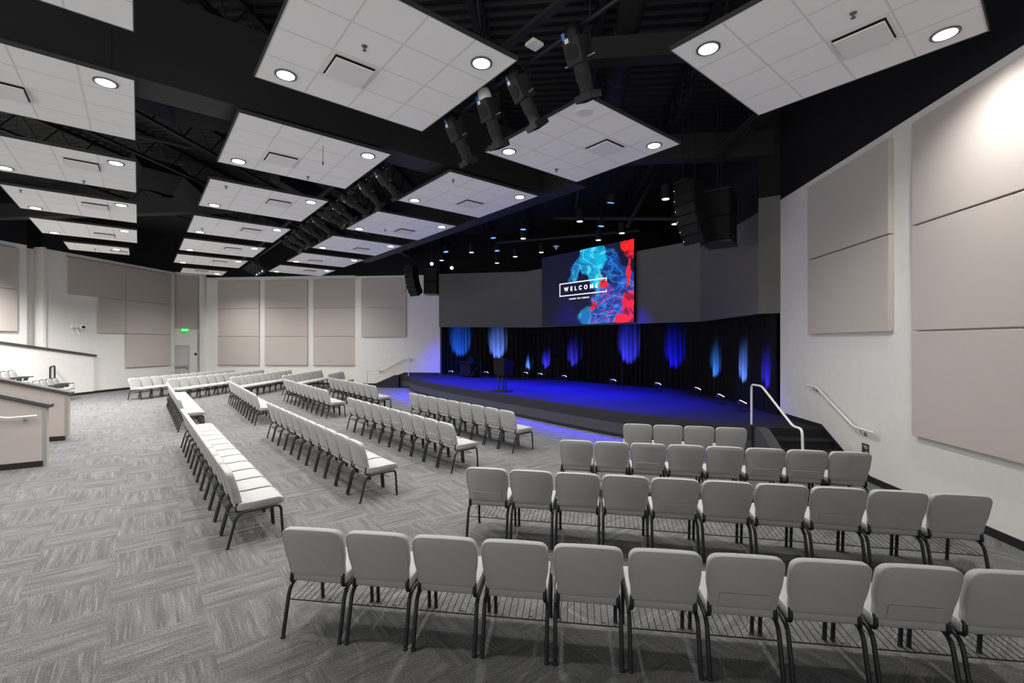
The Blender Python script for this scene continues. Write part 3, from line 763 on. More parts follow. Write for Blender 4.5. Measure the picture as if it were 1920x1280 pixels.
# curtain
cp = [Vector((-6.12, 23.98)), Vector((-4.9, 23.78)), Vector((-3.4, 23.25)), Vector((-1.7, 22.4)), Vector((-.3, 21.4)), Vector((1.25, 20.15)), Vector((2.8, 18.85)), Vector((4.1, 17.35)), Vector((4.85, 16.1)), Vector((5.13, 14.8)), Vector((5.16, 13.3)), Vector((5.16, 11.9)), Vector((5.12, 11.25))]
crv = []
for i in range(len(cp) - 1):
    p0, p1, p2, p3 = cp[max(i - 1, 0)], cp[i], cp[i + 1], cp[min(i + 2, len(cp) - 1)]
    for k in range(24):
        u = k / 24
        crv.append(0.5 * ((2 * p1) + (p2 - p0) * u + (2 * p0 - 5 * p1 + 4 * p2 - p3) * u * u + (3 * p1 - p0 - 3 * p2 + p3) * u ** 3))
crv.append(cp[-1])
dense = [crv[0]]; acc = 0; step = 0.022; L = 0
for a, b in zip(crv, crv[1:]):
    seg_ = (b - a).length; pos = step - acc
    while pos < seg_: dense.append(a.lerp(b, pos / seg_)); pos += step
    acc = (acc + seg_) % step
nd = len(dense)
zl_ = [ZS + .01, 1.0, 1.6, 2.3, 3.15]
rnd = random.Random(3)
ph, amp, s_ = [], [], 0.0
phase = 0.0; wl = 0.24; am = .06
for i in range(nd):
    if i % 14 == 0: wl = rnd.uniform(.16, .34); tgt = rnd.uniform(.03, .095)
    am += (tgt - am) * .08
    phase += 2 * PI * step / wl; ph.append(phase); amp.append(am)
m = MB(); vs = []
for r_, z in enumerate(zl_):
    for i, p in enumerate(dense):
        d_ = (dense[min(i + 1, nd - 1)] - dense[max(i - 1, 0)]).normalized(); N = Vector((-d_.y, d_.x))
        k = 1.0 + .25 * (1 - r_ / 4) ; q = p + N * (math.sin(ph[i] + .25 * math.sin(i * .05 + r_)) * amp[i] * k)
        vs.append((q.x, q.y, z))
fs2 = [(r_ * nd + i, r_ * nd + i + 1, (r_ + 1) * nd + i + 1, (r_ + 1) * nd + i) for r_ in range(len(zl_) - 1) for i in range(nd - 1)]
m.add(vs, fs2); cu = m.build('stage_curtain', M_curtain, smooth_=False, fix=False)
cu.data.polygons.foreach_set('use_smooth', [True] * len(cu.data.polygons))
tag(cu, 'black pleated curtain round the back of the stage, streaked with blue uplight', 'curtain')

# soffit walls over the curtain
def sof(name, pts, zb, zt, t=.15):
    m = MB().strip(pts, zb, zt, t); return struct(m.build(name, M_soffit))
PL, PR = on_plane(985, 600, 1, 1, 20.1), on_plane(1313, 600, 1, 1, 20.1)
PE = on_x(1422, 600, 4.8)
PL, PR, PE = (PL.x, PL.y), (PR.x, PR.y), (PE.x, PE.y)
sof('wall_soffit_left', [(-6.28, YF - .32), PL], [3.16, 3.05], [6.0, 5.70])
sof('wall_soffit_centre', [PL, PR], [3.04, 3.02], 5.70)
sof('wall_soffit_right', [PR, PE], 3.02, 5.45)
struct(MB().strip([PR, PE, (5.3, 11.2)], [5.45, 5.45, 5.78], DECK, .15).build('trim_7', M_black))  # black upper band of the right wing paints in its shade
sof('wall_soffit_end', [PE, (5.22, 11.2)], 3.02, 5.78)
struct(MB().prism([(-6.2, YF - .3), (PL[0], PL[1] + .05), (PR[0] + .05, PR[1] + .05), (PE[0] + .1, PE[1]), (5.5, 11.6), (5.5, YF), (-6.2, YF)], 3.19, 3.25).build('trim_6', M_black))

# ------------------------------------------------------------------ screen
SD = 19.82
def sc(u, v): return on_plane(u, v, 1, 1, SD)
a, b = sc(1016, 550), sc(1188, 550)
W_ = (b - a).length; zb, zt = 3.08, 6.13
sx = Vector((1, -1, 0)).normalized(); sn = Vector((-1, -1, 0)).normalized()
scr = thing('led_screen', 'large lit screen reading WELCOME with coloured smoke above the stage', 'screen', (a.x, a.y, zb))
MB().obox(sx * (W_ / 2) - sn * .06 + UP * ((zt - zb) / 2), sx, sn, UP, W_ / 2, .05, (zt - zb) / 2).build('cabinet', M_black, parent=scr)
me = bpy.data.meshes.new('picture'); q = [Vector((0, 0, 0)), sx * W_, sx * W_ + UP * (zt - zb), UP * (zt - zb)]
me.from_pydata([tuple(p) for p in q], [], [(0, 1, 2, 3)])
uv = me.uv_layers.new(name='UVMap')
for i, c in enumerate(((0, 0), (1, 0), (1, 1), (0, 1))): uv.data[i].uv = c
me.materials.append(M_screen)
o = bpy.data.objects.new('picture', me); C.objects.link(o); o.parent = scr
Hs = zt - zb
def sp2(u, v): return sx * (u * W_) + UP * (v * Hs) + sn * .006
b0, b1, v0, v1 = .231, .742, .405, .575
m = MB(); th = .035
def hb(u0, u1, v): m.obox((sp2(u0, v) + sp2(u1, v)) / 2, sx, sn, UP, (u1 - u0) * W_ / 2, .003, th / 2)
def vb(u, va, vb_): m.obox((sp2(u, va) + sp2(u, vb_)) / 2, sx, sn, UP, th / 2, .003, (vb_ - va) * Hs / 2 + th / 2)
hb(b0, b1, v0); hb(b0, b1, v1); vb(b0, v0, v1); vb(b1, v1 - .03, v1); vb(b1, v0, v0 + .018)
m.build('text_frame', M_text, parent=scr)
rz = math.atan2(sx.y, sx.x)
text_mesh('headline', 'WELCOME', .235, M_text, scr, sp2(.470, .490), (PI / 2, 0, rz), offset=.008, spacing=2.15, sx=.94)
text_mesh('subtitle', 'THANKS FOR COMING', .078, M_text, scr, sp2(.452, .352), (PI / 2, 0, rz), offset=.003, spacing=1.75, sx=.86)

# ------------------------------------------------------------------ things on the stage
def pt_s(u, v): return on_z(u, v, ZS)
lp = pt_s(944, 733)
le = thing('lectern', 'black lectern on thin posts with a round base at the stage edge', 'lectern', lp, PI * 1.25)
MB().lathe([(.30, 0), (.33, .004), (.33, .022), (.30, .03)], 28).build('base_plate', M_frame, parent=le, smooth_=True)
for (x_, y_) in ((.12, -.13), (.12, .13), (-.1, 0)):
    MB().tube([(x_, y_, .02), (x_, y_, .60)], .018, 8).build('post', M_frame, parent=le)
br = MB()
for k in range(5):
    z = .06 + .1 * k
    br.tube([(.12, -.13, z), (.12, .13, z + .1)], .007, 5); br.tube([(.12, .13, z), (-.1, 0, z + .1)], .007, 5)
br.build('lattice', M_frame, parent=le)
m = MB(); m.add([(-.2, -.28, .56), (.2, -.28, .56), (.2, .28, .56), (-.2, .28, .56), (-.24, -.31, 1.02), (.22, -.31, 1.16), (.22, .31, 1.16), (-.24, .31, 1.02)],
                [(3, 2, 1, 0), (4, 5, 6, 7), (0, 1, 5, 4), (1, 2, 6, 5), (2, 3, 7, 6), (3, 0, 4, 7)])
m.build('desk', M_speaker, parent=le, bevel=.01)
kp = pt_s(880, 706)
ke = thing('keyboard_station', 'black keyboard station in shadow at the left back of the stage', 'keyboard', kp, PI * 1.22)
MB().box(-.3, .25, -.55, .55, .05, .62).build('cabinet', M_speaker, parent=ke, bevel=.02)
MB().box(-.2, .25, -.72, .72, .66, .76).build('keyboard', M_speaker, parent=ke, bevel=.015)
MB().box(-.1, .0, -.15, .4, .76, .98).build('music_rest', M_speaker, parent=ke, bevel=.01)
for s_ in (-1, 1):
    MB().tube([(-.3, s_ * .66, .025), (.25, s_ * .66, .66)], .02, 6).tube([(.3, s_ * .66, .025), (-.2, s_ * .66, .66)], .02, 6).build('stand_leg', M_frame, parent=ke)
def mic(label, u, v, zmic, dx=.0):
    p = pt_s(u, v); t = thing('microphone_stand', label, 'microphone stand', p, PI * 1.25)
    MB().lathe([(.13, 0), (.13, .02), (.03, .03)], 18).build('base', M_frame, parent=t)
    MB().tube([(0, 0, .02), (0, 0, zmic - ZS)], .011, 8).build('pole', M_frame, parent=t)
    MB().lathe([(.012, 0), (.02, .12), (.028, .15), (.02, .19)], 10, Matrix.Translation((-.02, dx, zmic - ZS)) @ frame((.7, .3, .35)).to_4x4()).build('microphone', M_fan, parent=t)
mic('dark microphone stand left of the lectern', 931, 711, 1.52)
mic('dark microphone stand at the right end of the keyboard station', 902, 710, 1.46, .1)
mic('dark microphone stand at mid stage between two uplights', 1045, 716, 1.56)
mic('dark microphone stand right of the central uplight', 1166, 726, 1.40)
ULS = [(845, 705, (.02, .16, 1), 1.1), (911, 707, (.16, .30, 1), 1.5), (985, 708, (.08, .28, 1), 1.1), (1012, 710.5, (.05, .04, 1), .8), (1057, 715, (.06, .05, 1), .9),
       (1149, 724, (.05, .05, 1), 1.5), (1233, 732, (.01, .01, 1), 1.1), (1307, 742, (.05, .27, 1), 1.1), (1350, 757, (.14, .30, 1), 1.1), (1391, 771, (.05, .03, 1), .8)]
UCOL = ['far left', 'second', 'third', 'fourth', 'fifth', 'sixth', 'seventh', 'eighth', 'ninth', 'far right']
for k, (u, v, col, pw) in enumerate(ULS):
    p = pt_s(u, v)
    near = min(dense, key=lambda q: (q - Vector((p.x, p.y))).length)
    d = Vector((near.x - p.x, near.y - p.y, 0)); dist = d.length; d.normalize()
    t = thing('stage_uplight', 'small black floor uplight under the curtain, %s counting from the left' % UCOL[k] if 0 < k < 9 else 'small black floor uplight under the curtain at the %s' % UCOL[k], 'uplight', p, 0, 'floor uplights along the curtain')
    sd_ = Vector((-d.y, d.x, 0)); up_ = (UP + d * .55).normalized(); fw = sd_.cross(up_)
    MB().obox(UP * .19, sd_, fw, up_, .10, .085, .05).build('housing', M_body, parent=t, bevel=.01)
    MB().obox(UP * .19 + up_ * .054, sd_, fw, up_, .095, .06, .005).build('lens', M_ulens, parent=t)
    for s_ in (-1, 1): MB().bar(sd_ * (.115 * s_) + UP * .2, sd_ * (.115 * s_) + UP * .01 - d * .03, .02, .01, d).build('yoke_leg', M_frame, parent=t)
    MB().obox(UP * .008, sd_, d, UP, .13, .06, .008).build('foot', M_frame, parent=t)
    src = Vector(p) + UP * .19 + up_ * .09; tgt = Vector((near.x, near.y, src.z + dist * 1.12))
    spot('uplight_lamp', src, tgt - src, 3900 * pw * max(.6, dist) ** 1.6, 41, col, .75, .05)

# ------------------------------------------------------------------ stage overhead lights
for k, (u, v, z) in enumerate(((1145, 380, 6.35), (1127, 424, 6.35), (925, 446, 6.3), (981, 430, 6.4), (932, 470, 6.2), (836, 472, 6.2))):
    p = on_z(u, v, z); p.z = z
    t = thing('hanging_wash_light', 'black stage wash light glowing blue, %s' % ('nearest, right above the screen', 'just over the top right of the screen', 'left of centre beside the header beam', 'above the left edge of the screen', 'lower of the pair left of the screen', 'farthest left over the stage')[k], 'stage light', p, 0, 'blue wash lights over the stage')
    ctr = Vector((-1.2 + .5 * (k % 3), 17.3 - .8 * (k % 2), ZS)); d = (Vector((p.x * .75 + ctr.x * .25, p.y * .75 + ctr.y * .25, ZS)) - p).normalized()
    M = frame(d).to_4x4()
    MB().lathe([(.07, -.26), (.10, -.2), (.11, -.02), (.125, 0)], 16, M).build('housing', M_body, parent=t, smooth_=True)
    MB().lathe([(.105, -.005), (.10, .004)], 16, M).build('lens', M_blens, parent=t)
    MB().tube([(0, 0, .1), (0, 0, DECK - z - .1)], .015, 6).build('stem', M_frame, parent=t)
    MB().tube(fillet([(-.15, 0, -.02), (-.15, 0, .2), (.15, 0, .2), (.15, 0, -.02)], .03), .01, 6).build('yoke', M_frame, parent=t)
WASH = [((-5.2, 20.4), 1.0), ((-3.4, 18.6), 1.0), ((-1.6, 17.0), 1.2), ((0.2, 15.3), 1.2), ((1.9, 13.6), 1.0), ((-.4, 18.6), .9), ((1.8, 16.4), .8), ((2.9, 12.2), .35), ((-6.0, 21.9), .5), ((-3.6, 19.4), .3)]
for (xy, pw) in WASH:
    spot('wash_lamp', Vector((xy[0], xy[1], 6.2)), (0, 0, -1), 8200 * pw, 60, (.006, .004, 1), .8, .12)
PEND = [(1087, 415), (1166, 437), (1122, 450), (981, 447), (884, 473), (828, 488), (932, 493), (966, 481), (1015, 473), (1248, 373), (1265, 420)]
for k, (u, v) in enumerate(PEND):
    z = 6.25; p = on_z(u, v, z)
    t = thing('pendant_light', 'black cylinder pendant with white lens over the stage, %s nearest the camera' % ORD[sorted(PEND, key=lambda q: q[1]).index((u, v))], 'pendant light', p, 0, 'cylinder pendants over the stage')
    MB().lathe([(.10, 0), (.115, .01), (.115, .36), (.10, .38)], 18).build('cylinder', M_body, parent=t, smooth_=True)
    MB().lathe([(.098, -.002), (.09, -.008)], 18).build('lens', M_plens, parent=t)
    MB().tube([(0, 0, .38), (0, 0, DECK - z - .06)], .012, 6).build('stem', M_frame, parent=t)
p = on_z(1043, 461, 6.2)
tag(MB().lathe([(.12, 0), (.12, -.03), (.05, -.05), (.04, -.14)], 14, Matrix.Translation(p)).build('sprinkler_drop', M_plastic), 'pale ceiling sensor hanging just above the left half of the screen', 'sensor')
for k, (u, v) in enumerate(((809.5, 494.5), (847, 502))):
    p = at_depth(u, v, 20.5)
    t = thing('spot_light', 'tiny bright white spotlight %s' % ('between the left line array and subwoofer tops', 'right of the left subwoofer')[k], 'spotlight', p)
    M = frame(Vector((.3, -1, -.45))).to_4x4()
    MB().lathe([(.06, -.25), (.07, -.02), (.075, 0)], 12, M).build('housing', M_body, parent=t)
    MB().lathe([(.07, .001), (.06, .008)], 12, M).build('lens', M_lens, parent=t)
    MB().tube([(0, 0, .08), (0, 0, DECK - p.z - .1)], .012, 6).build('stem', M_frame, parent=t)

# ------------------------------------------------------------------ loudspeakers
def line_array(label, top, face, n=6, w=.62, h=.235, d_=.42):
    az = math.atan2(face[1], face[0])
    t = thing('line_array', label, 'loudspeaker', top, az, 'hanging loudspeakers')
    x, z, pitch = 0.0, 0.0, math.radians(-2)
    MB().box(-.35, .1, -.2, .2, .0, .05).build('fly_frame', M_frame, parent=t)
    MB().tube([(-.1, -.1, .05), (-.1, -.1, DECK - top.z - .05)], .012, 6).tube([(-.25, .1, .05), (-.25, .1, DECK - top.z - .05)], .012, 6).build('chain', M_frame, parent=t)
    for k in range(n):
        pitch2 = math.radians((1, 5, 11, 17, 25, 33)[k])
        dn = Vector((-math.sin(pitch2), 0, -math.cos(pitch2))); fw = Vector((math.cos(pitch2), 0, -math.sin(pitch2)))
        a = Vector((x, 0, z)); b = a + dn * (h - .008); lf = Vector((0, 1, 0))
        m = MB(); vs = []
        for p_, bk in ((a, .97), (b, .97)):
            vs += [p_ + lf * (-w / 2), p_ + lf * (w / 2), p_ - fw * d_ + lf * (w * .33), p_ - fw * d_ - lf * (w * .33)]
        m.add(vs, [(0, 1, 2, 3), (7, 6, 5, 4), (0, 4, 5, 1), (1, 5, 6, 2), (2, 6, 7, 3), (3, 7, 4, 0)])
        c = m.build('cabinet', M_speaker, parent=t, bevel=.008)
        mid = (a + b) / 2
        MB().obox(mid + fw * .004, lf, fw, dn, w * .44, .006, h * .44).build('grille', M_fan, parent=c)
        MB().obox(mid + fw * .012 - lf * (w * .42), lf, fw, dn, .008, .004, .008).build('logo_dot', M_led, parent=c)
        x, z = (a + dn * h).x, (a + dn * h).z
        pitch = pitch
    return t
line_array('right curved stack of black line array speakers hanging over the stage', at_depth(1281, 343, 10.2), (-.85, -.52))
line_array('left curved stack of black line array speakers before the far wall', at_depth(766, 500, 21.0), (-.52, -.85))
def subs(label, c, face, w=.62, h=.58, d_=.75):
    az = math.atan2(face[1], face[0])
    t = thing('subwoofer_stack', label, 'loudspeaker', c, az, 'hanging loudspeakers')
    for k in range(2):
        cb_ = MB().box(-d_ / 2, d_ / 2, -w / 2, w / 2, -h * (k + 1) + .006, -h * k).build('cabinet', M_speaker, parent=t, bevel=.012)
        MB().box(d_ / 2, d_ / 2 + .008, -w / 2 + .03, w / 2 - .03, -h * (k + 1) + .04, -h * k - .03).build('grille', M_fan, parent=cb_)
        MB().box(-.12, .0, -w / 2 - .008, -w / 2, -h * k - .34, -h * k - .24).build('side_handle', M_fan, parent=cb_)
    MB().box(-d_ / 2 - .05, d_ / 2 + .02, -w / 2, w / 2, .0, .05).build('fly_frame', M_frame, parent=t)
    MB().box(-d_ / 2 - .06, d_ / 2 + .03, -w / 2 - .02, w / 2 + .02, -2 * h - .04, -2 * h).build('bottom_frame', M_frame, parent=t)
    MB().tube([(.2, 0, .05), (.2, 0, DECK - c.z - .05)], .014, 6).tube([(-.2, 0, .05), (-.2, 0, DECK - c.z - .05)], .014, 6).build('chain', M_frame, parent=t)
subs('right pair of stacked black subwoofers hanging beside the line array', at_depth(1349, 366, 10.9), (-.52, -.85))
subs('left pair of stacked black subwoofers hanging beside the far line array', at_depth(809, 508, 22.0), (.1, -1), w=.62, h=.55, d_=.7)

# ------------------------------------------------------------------ chairs
def seat_mesh():
    bm = bmesh.new()
    prof = [(-.205, .415), (-.205, .47), (-.17, .492), (-.02, .488), (.14, .495), (.24, .492), (.285, .470), (.298, .435), (.285, .405), (.24, .393), (-.17, .393)]
    W = .238
    xs = [(-W, .80), (-W + .012, .94), (-W + .035, 1.0), (0, 1.015), (W - .035, 1.0), (W - .012, .94), (W, .80)]
    cy, cz = .04, .445
    rows = []
    for x, k in xs: rows.append([bm.verts.new((x, cy + (p - cy) * (.96 + .04 * k if k < 1 else 1), cz + (q - cz) * k)) for p, q in prof])
    n = len(prof)
    for a, b in zip(rows, rows[1:]):
        for i in range(n): bm.faces.new((a[i], a[(i + 1) % n], b[(i + 1) % n], b[i]))
    bm.faces.new(rows[0]); bm.faces.new(list(reversed(rows[-1])))
    bmesh.ops.recalc_face_normals(bm, faces=bm.faces)
    return bm
def back_y(z):      # rake of the backrest, rear face
    t = (z - .47) / .41
    return -.215 - .085 * t - .02 * t * t
def back_mesh():
    bm = bmesh.new()
    half = []       # right half outline from bottom centre up to top centre
    half += [(0.0, .462), (.12, .462), (.205, .464), (.222, .472)]
    half += [(.2265, .50), (.228, .54), (.231, .57), (.239, .605), (.2455, .645), (.2485, .70), (.249, .79)]
    for k in range(1, 7):
        a = k / 6 * PI / 2; half.append((.249 - .066 + .066 * math.cos(a), .804 + .066 * math.sin(a)))
    half += [(.10, .8735), (0.0, .874)]
    out = half + [(-x, z) for x, z in reversed(half[1:-1])]
    cx, cz = 0.0, .665
    T = .072
    layers = [(0.0, .97), (0.0, .97), (.004, .987), (.010, .997), (T * .5, 1.0), (T - .016, .994), (T - .005, .97), (T, .93)]
    layers = layers[1:]
    rows = []
    for off, k in layers:
        r = []
        for x, z in out:
            dx = .249 * (1 - k); xx = x - math.copysign(min(dx, abs(x)), x) if x else 0; zz = z - math.copysign(min(dx, abs(z - cz)), z - cz) * (1 if abs(z - cz) > .12 else 0)
            bulge = .016 * max(0, 1 - (xx / .25) ** 2) * max(0, 1 - ((zz - .58) / .2) ** 2) if off > T * .6 else 0
            r.append(bm.verts.new((xx, back_y(zz) + off + bulge, zz)))
        rows.append(r)
    n = len(out)
    for a, b in zip(rows, rows[1:]):
        for i in range(n): bm.faces.new((a[i], a[(i + 1) % n], b[(i + 1) % n], b[i]))
    # caps: horizontal bands joining the two sides so that the rake stays curved
    for row, rev in ((rows[0], False), (rows[-1], True)):
        m_ = len(half); right = row[:m_]; left = [row[0]] + list(reversed(row[m_:])) + [row[m_ - 1]]
        for i in range(m_ - 1):
            quad = [right[i], right[i + 1], left[i + 1], left[i]]
            uq = []
            for q in quad:
                if q not in uq: uq.append(q)
            if len(uq) >= 3: bm.faces.new(uq if rev else list(reversed(uq)))
    bmesh.ops.recalc_face_normals(bm, faces=bm.faces)
    return bm
def bm_obj(bm, name, m, parent):
    me = bpy.data.meshes.new(name); bm.to_mesh(me); bm.free(); me.materials.append(m)
    me.polygons.foreach_set('use_smooth', [True] * len(me.polygons))
    try: me.set_sharp_from_angle(angle=math.radians(60))
    except Exception: pass
    o = bpy.data.objects.new(name, me); C.objects.link(o); o.parent = parent
    return o
def make_chair():
    t = thing('padded_chair', 'x', 'chair')
    bm_obj(seat_mesh(), 'seat', M_fabric, t)
    bk = bm_obj(back_mesh(), 'backrest', M_fabric, t)
    MB().tube([(.237 * c_, back_y(z_) + .002, z_) for c_, z_ in ((-.93, .50), (-.945, .58), (-.985, .65), (-1.01, .78), (-.965, .825), (-.85, .858), (-.7, .866), (0, .867), (.7, .866), (.85, .858), (.965, .825), (1.01, .78), (.985, .65), (.945, .58), (.93, .50))], .0045, 5).build('piping', M_fabric, parent=bk, smooth_=True)
    X = .2375
    for s_ in (-1, 1):
        pr = fillet([(s_ * X, -.295, .0), (s_ * X, -.200, .378), (s_ * X, .03, .382)], .085, 6)
        MB().tube(pr, .0155, 10).lathe([(.0175, 0), (.0175, .018), (.0155, .02)], 10, Matrix.Translation((s_ * X, -.2945, 0))).build('leg', M_frame, parent=t, smooth_=True)
        pf = fillet([(s_ * X, .03, .382), (s_ * X, .255, .385), (s_ * X, .28, .0)], .06, 6)
        MB().tube(pf, .0155, 10).lathe([(.0175, 0), (.0175, .018), (.0155, .02)], 10, Matrix.Translation((s_ * X, .28, 0))).build('leg', M_frame, parent=t, smooth_=True)
        MB().tube(fillet([(s_ * .224, -.12, .388), (s_ * .220, -.215, .395), (s_ * .218, -.196, .49)], .05, 4), .0155, 8).build('back_bracket', M_frame, parent=t, smooth_=True)
    r = MB()
    r.tube([(-X, -.235, .275), (X, -.235, .275)], .0045, 6); r.tube([(-X, .16, .30), (X, .16, .30)], .0045, 6)
    for k in range(9):
        x = -.2 + .05 * k
        r.tube([(x, -.235, .277), (x, .16, .302)], .0025, 5)
    r.tube(fillet([(.10, -.235, .277), (.10, -.20, .277), (.13, -.20, .277), (.13, -.235, .277)], .015, 3), .0025, 5)
    r.build('book_rack', M_frame, parent=t, smooth_=True)
    return t
def make_pocket():
    m = MB(); vs = []
    for z, g in ((.485, .006), (.54, .012), (.578, .016), (.583, .008)):
        for x in (-.165, .165): vs.append((x, back_y(z) - g, z))
    for z, g in ((.582, .001), (.485, .001)):
        for x in (-.165, .165): vs.append((x, back_y(z) - g, z))
    f = [(2 * i, 2 * i + 1, 2 * i + 3, 2 * i + 2) for i in range(5)] + [(10, 11, 1, 0), (0, 2, 4, 6, 8, 10), (11, 9, 7, 5, 3, 1)]
    m.add(vs, f); o = m.build('back_pocket', M_fabric); return o
proto = make_chair(); proto_used = [False]
pocket = make_pocket()
def place(pos, rz, label, pk):
    if not proto_used[0]: o = proto; proto_used[0] = True
    else: o = copy_tree(proto)
    o.location = (pos.x, pos.y, 0); o.rotation_euler = (0, 0, rz); tag(o, label, 'chair', 'grey padded chairs set out in rows')
    if pk:
        bk = next(c for c in o.children if c.name.startswith('backrest'))
        q = pocket.copy(); C.objects.link(q); q.parent = bk
def v2(p): return Vector((p.x, p.y, 0))
# rows: centre of first and last chair's reference point, number, facing, reference offset
def row(a, b, n, off, phrase, pk=(), outer=False, face=None):
    """a, b: reference points (row ends), off: local y of the reference; chairs face to the left of a->b travel"""
    a, b = v2(a), v2(b); d = (b - a); L = d.length; d.normalize(); fwd = Vector((-d.y, d.x, 0))
    if face is not None and fwd.dot(face) < 0: fwd = -fwd
    rz = math.atan2(-fwd.x, fwd.y)
    for k in range(n):
        f = (k + .5) / n if outer else (k / (n - 1) if n > 1 else 0)
        p = a + d * (L * f) - fwd * off
        place(p, rz, 'grey padded chair, %s %s' % (ORD[k], phrase), (k + 1) in pk)
FWD_R = Vector((0, 1, 0)); FWD_C = Vector((1, 1, 0)); FWD_F = Vector((1, 0, 0))
TOPR = -.292
Rrows = {
 'R1': (on_z(583, 991.7, .87), on_z(1727.5, 1062.5, .87), 9, 10, 'from the left in the nearest right-hand row', (7, 9)),
 'R2': (on_z(911.5, 877.6, .87), on_z(1804.2, 927, .87), 10, 10, 'from the left in the second right-hand row', (1, 5, 8)),
 'R3': (on_z(1080, 825.6, .87), on_z(1595.6, 847.6, .87), 8, 8, 'from the left in the third right-hand row', (3, 6, 7)),
 'R4': (on_z(1195.6, 795, .87), on_z(1371.6, 801.7, .87), 4, 4, 'from the left in the short right-hand row by the stage', ())}
mir = {}
for k, (a, b, n0, n, ph, pk) in Rrows.items():
    a, b = v2(a), v2(b)
    st_ = (b - a) / (n0 - 1)
    row(a, a + st_ * (n - 1), n, TOPR, ph, pk, face=FWD_R)
    n_m = 12 if k == 'R1' else n
    mir[k] = (Vector((a.y - AX, a.x + AX, 0)), Vector((a.y - AX, a.x + AX, 0)) + Vector((st_.y, st_.x, 0)) * (n_m - 1), n_m)
NEARF = 'from the left in the far section, %s row from the back'
a, b, n = mir['R1']
sh = Vector((-1.78, .05, 0))
row(a + sh, b + sh + Vector((0, .05, 0)), 12, TOPR, NEARF % 'first', face=FWD_F)
for k, w_ in (('R1', 'second'), ('R2', 'third'), ('R3', 'fourth'), ('R4', 'fifth')):
    a, b, n = mir[k]; row(a, b, n, TOPR, NEARF % w_, face=FWD_F)
FT = -.295
row(on_z(427.2, 1032, 0), on_z(339.3, 838.8, 0), 12, FT, 'from the near end of the rearmost centre row', outer=True, face=FWD_C)
row(on_z(333.75, 810.6, 0), on_z(333.75, 810.6, 0) + en(0, 1) * 6.35, 12, FT, 'in the rearmost centre row beyond the cross aisle', outer=True, face=FWD_C)
row(on_z(676.8, 944.6, 0), on_z(500.3, 820.8, 0), 11, FT, 'from the near end of the second centre row', (8, 9, 7), outer=True, face=FWD_C)
row(on_z(477.8, 798.2, 0), on_z(427.2, 755.2, 0), 11, FT, 'in the second centre row beyond the cross aisle', outer=True, face=FWD_C)
row(on_z(848, 888.2, 0), on_z(649.7, 804.8, 0), 10, FT, 'from the near end of the third centre row', (1, 2, 3, 5, 6, 8, 10), outer=True, face=FWD_C)
row(on_z(612.5, 785.25, 0), on_z(531.9, 751.2, 0), 10, FT, 'in the third centre row beyond the cross aisle', outer=True, face=FWD_C)
row(on_z(962.9, 850, 0), on_z(962.9, 850, 0) + en(0, 1) * 4.83, 9, FT, 'from the near end of the front centre row', (1, 2, 4, 9), outer=True, face=FWD_C)
row(on_z(704, 772.5, 0), on_z(704, 772.5, 0) + en(0, 1) * 4.95, 9, FT, 'in the front centre row beyond the cross aisle', outer=True, face=FWD_C)
bpy.data.objects.remove(pocket)

# ------------------------------------------------------------------ raked seating block at the left
def knee_wall(label, p, dir_deg, L, h0, slope, t, m_face, rail=False, corner=True):
    a = math.radians(dir_deg); d = Vector((-math.cos(a), -math.sin(a), 0))     # away from the aisle end
    n_ = Vector((-d.y, d.x, 0))      # to the camera side
    th_ = thing('knee_wall', label, 'low wall', p, 0, 'low walls of the raked seating')
    def sl(name, z0a, z0b, z1a, z1b, s0, s1, u0, u1, m, parent, bev=0):
        vs = []
        for u_, za, zb in ((u0, z0a, z1a), (u1, z0b, z1b)):
            for s_ in (s0, s1):
                q = d * u_ + n_ * s_
                vs += [(q.x, q.y, za), (q.x, q.y, zb)]
        return MB().add(vs, [(0, 1, 3, 2), (4, 6, 7, 5), (0, 4, 5, 1), (2, 3, 7, 6), (1, 5, 7, 3), (0, 2, 6, 4)]).build(name, m, parent=parent, bevel=bev)
    body = sl('body', 0, 0, h0, h0 + slope * L, -t, 0, 0, L, m_face, th_)
    sl('cap', h0 - .0, h0 + slope * L, h0 + .06, h0 + .06 + slope * L, -t - .04, .05, -.06, L, M_cap, th_)
    sl('base_strip', 0, 0, .11, .11, 0.0, .012, .04, L, M_base, th_)
    if corner:
        sl('corner_guard', .0, .0, h0 - .02, h0, -.005, .008, -.008, .05, M_metal, th_)
    return th_, d, n_
k1 = on_z(86.5, 873.4, 0)
kw, d, n_ = knee_wall('nearest beige knee wall with dark cap and a white handrail', k1, 37, 4.0, 1.10, .36, .16, M_kneewall)
q = k1 + d * .10 + n_ * .075
wall_rail('white handrail on the nearest knee wall', [q + UP * .97, k1 + d * .52 + n_ * .075 + UP * .955, k1 + d * 3.4 + n_ * .075 + UP * 2.0], n_, [k1 + d * .28 + n_ * .075 + UP * .955])
k2 = on_z(127, 825, 0)
knee_wall('second beige knee wall with dark cap behind the nearest one', k2, 33, 4.2, 1.08, .31, .16, M_kneewall)
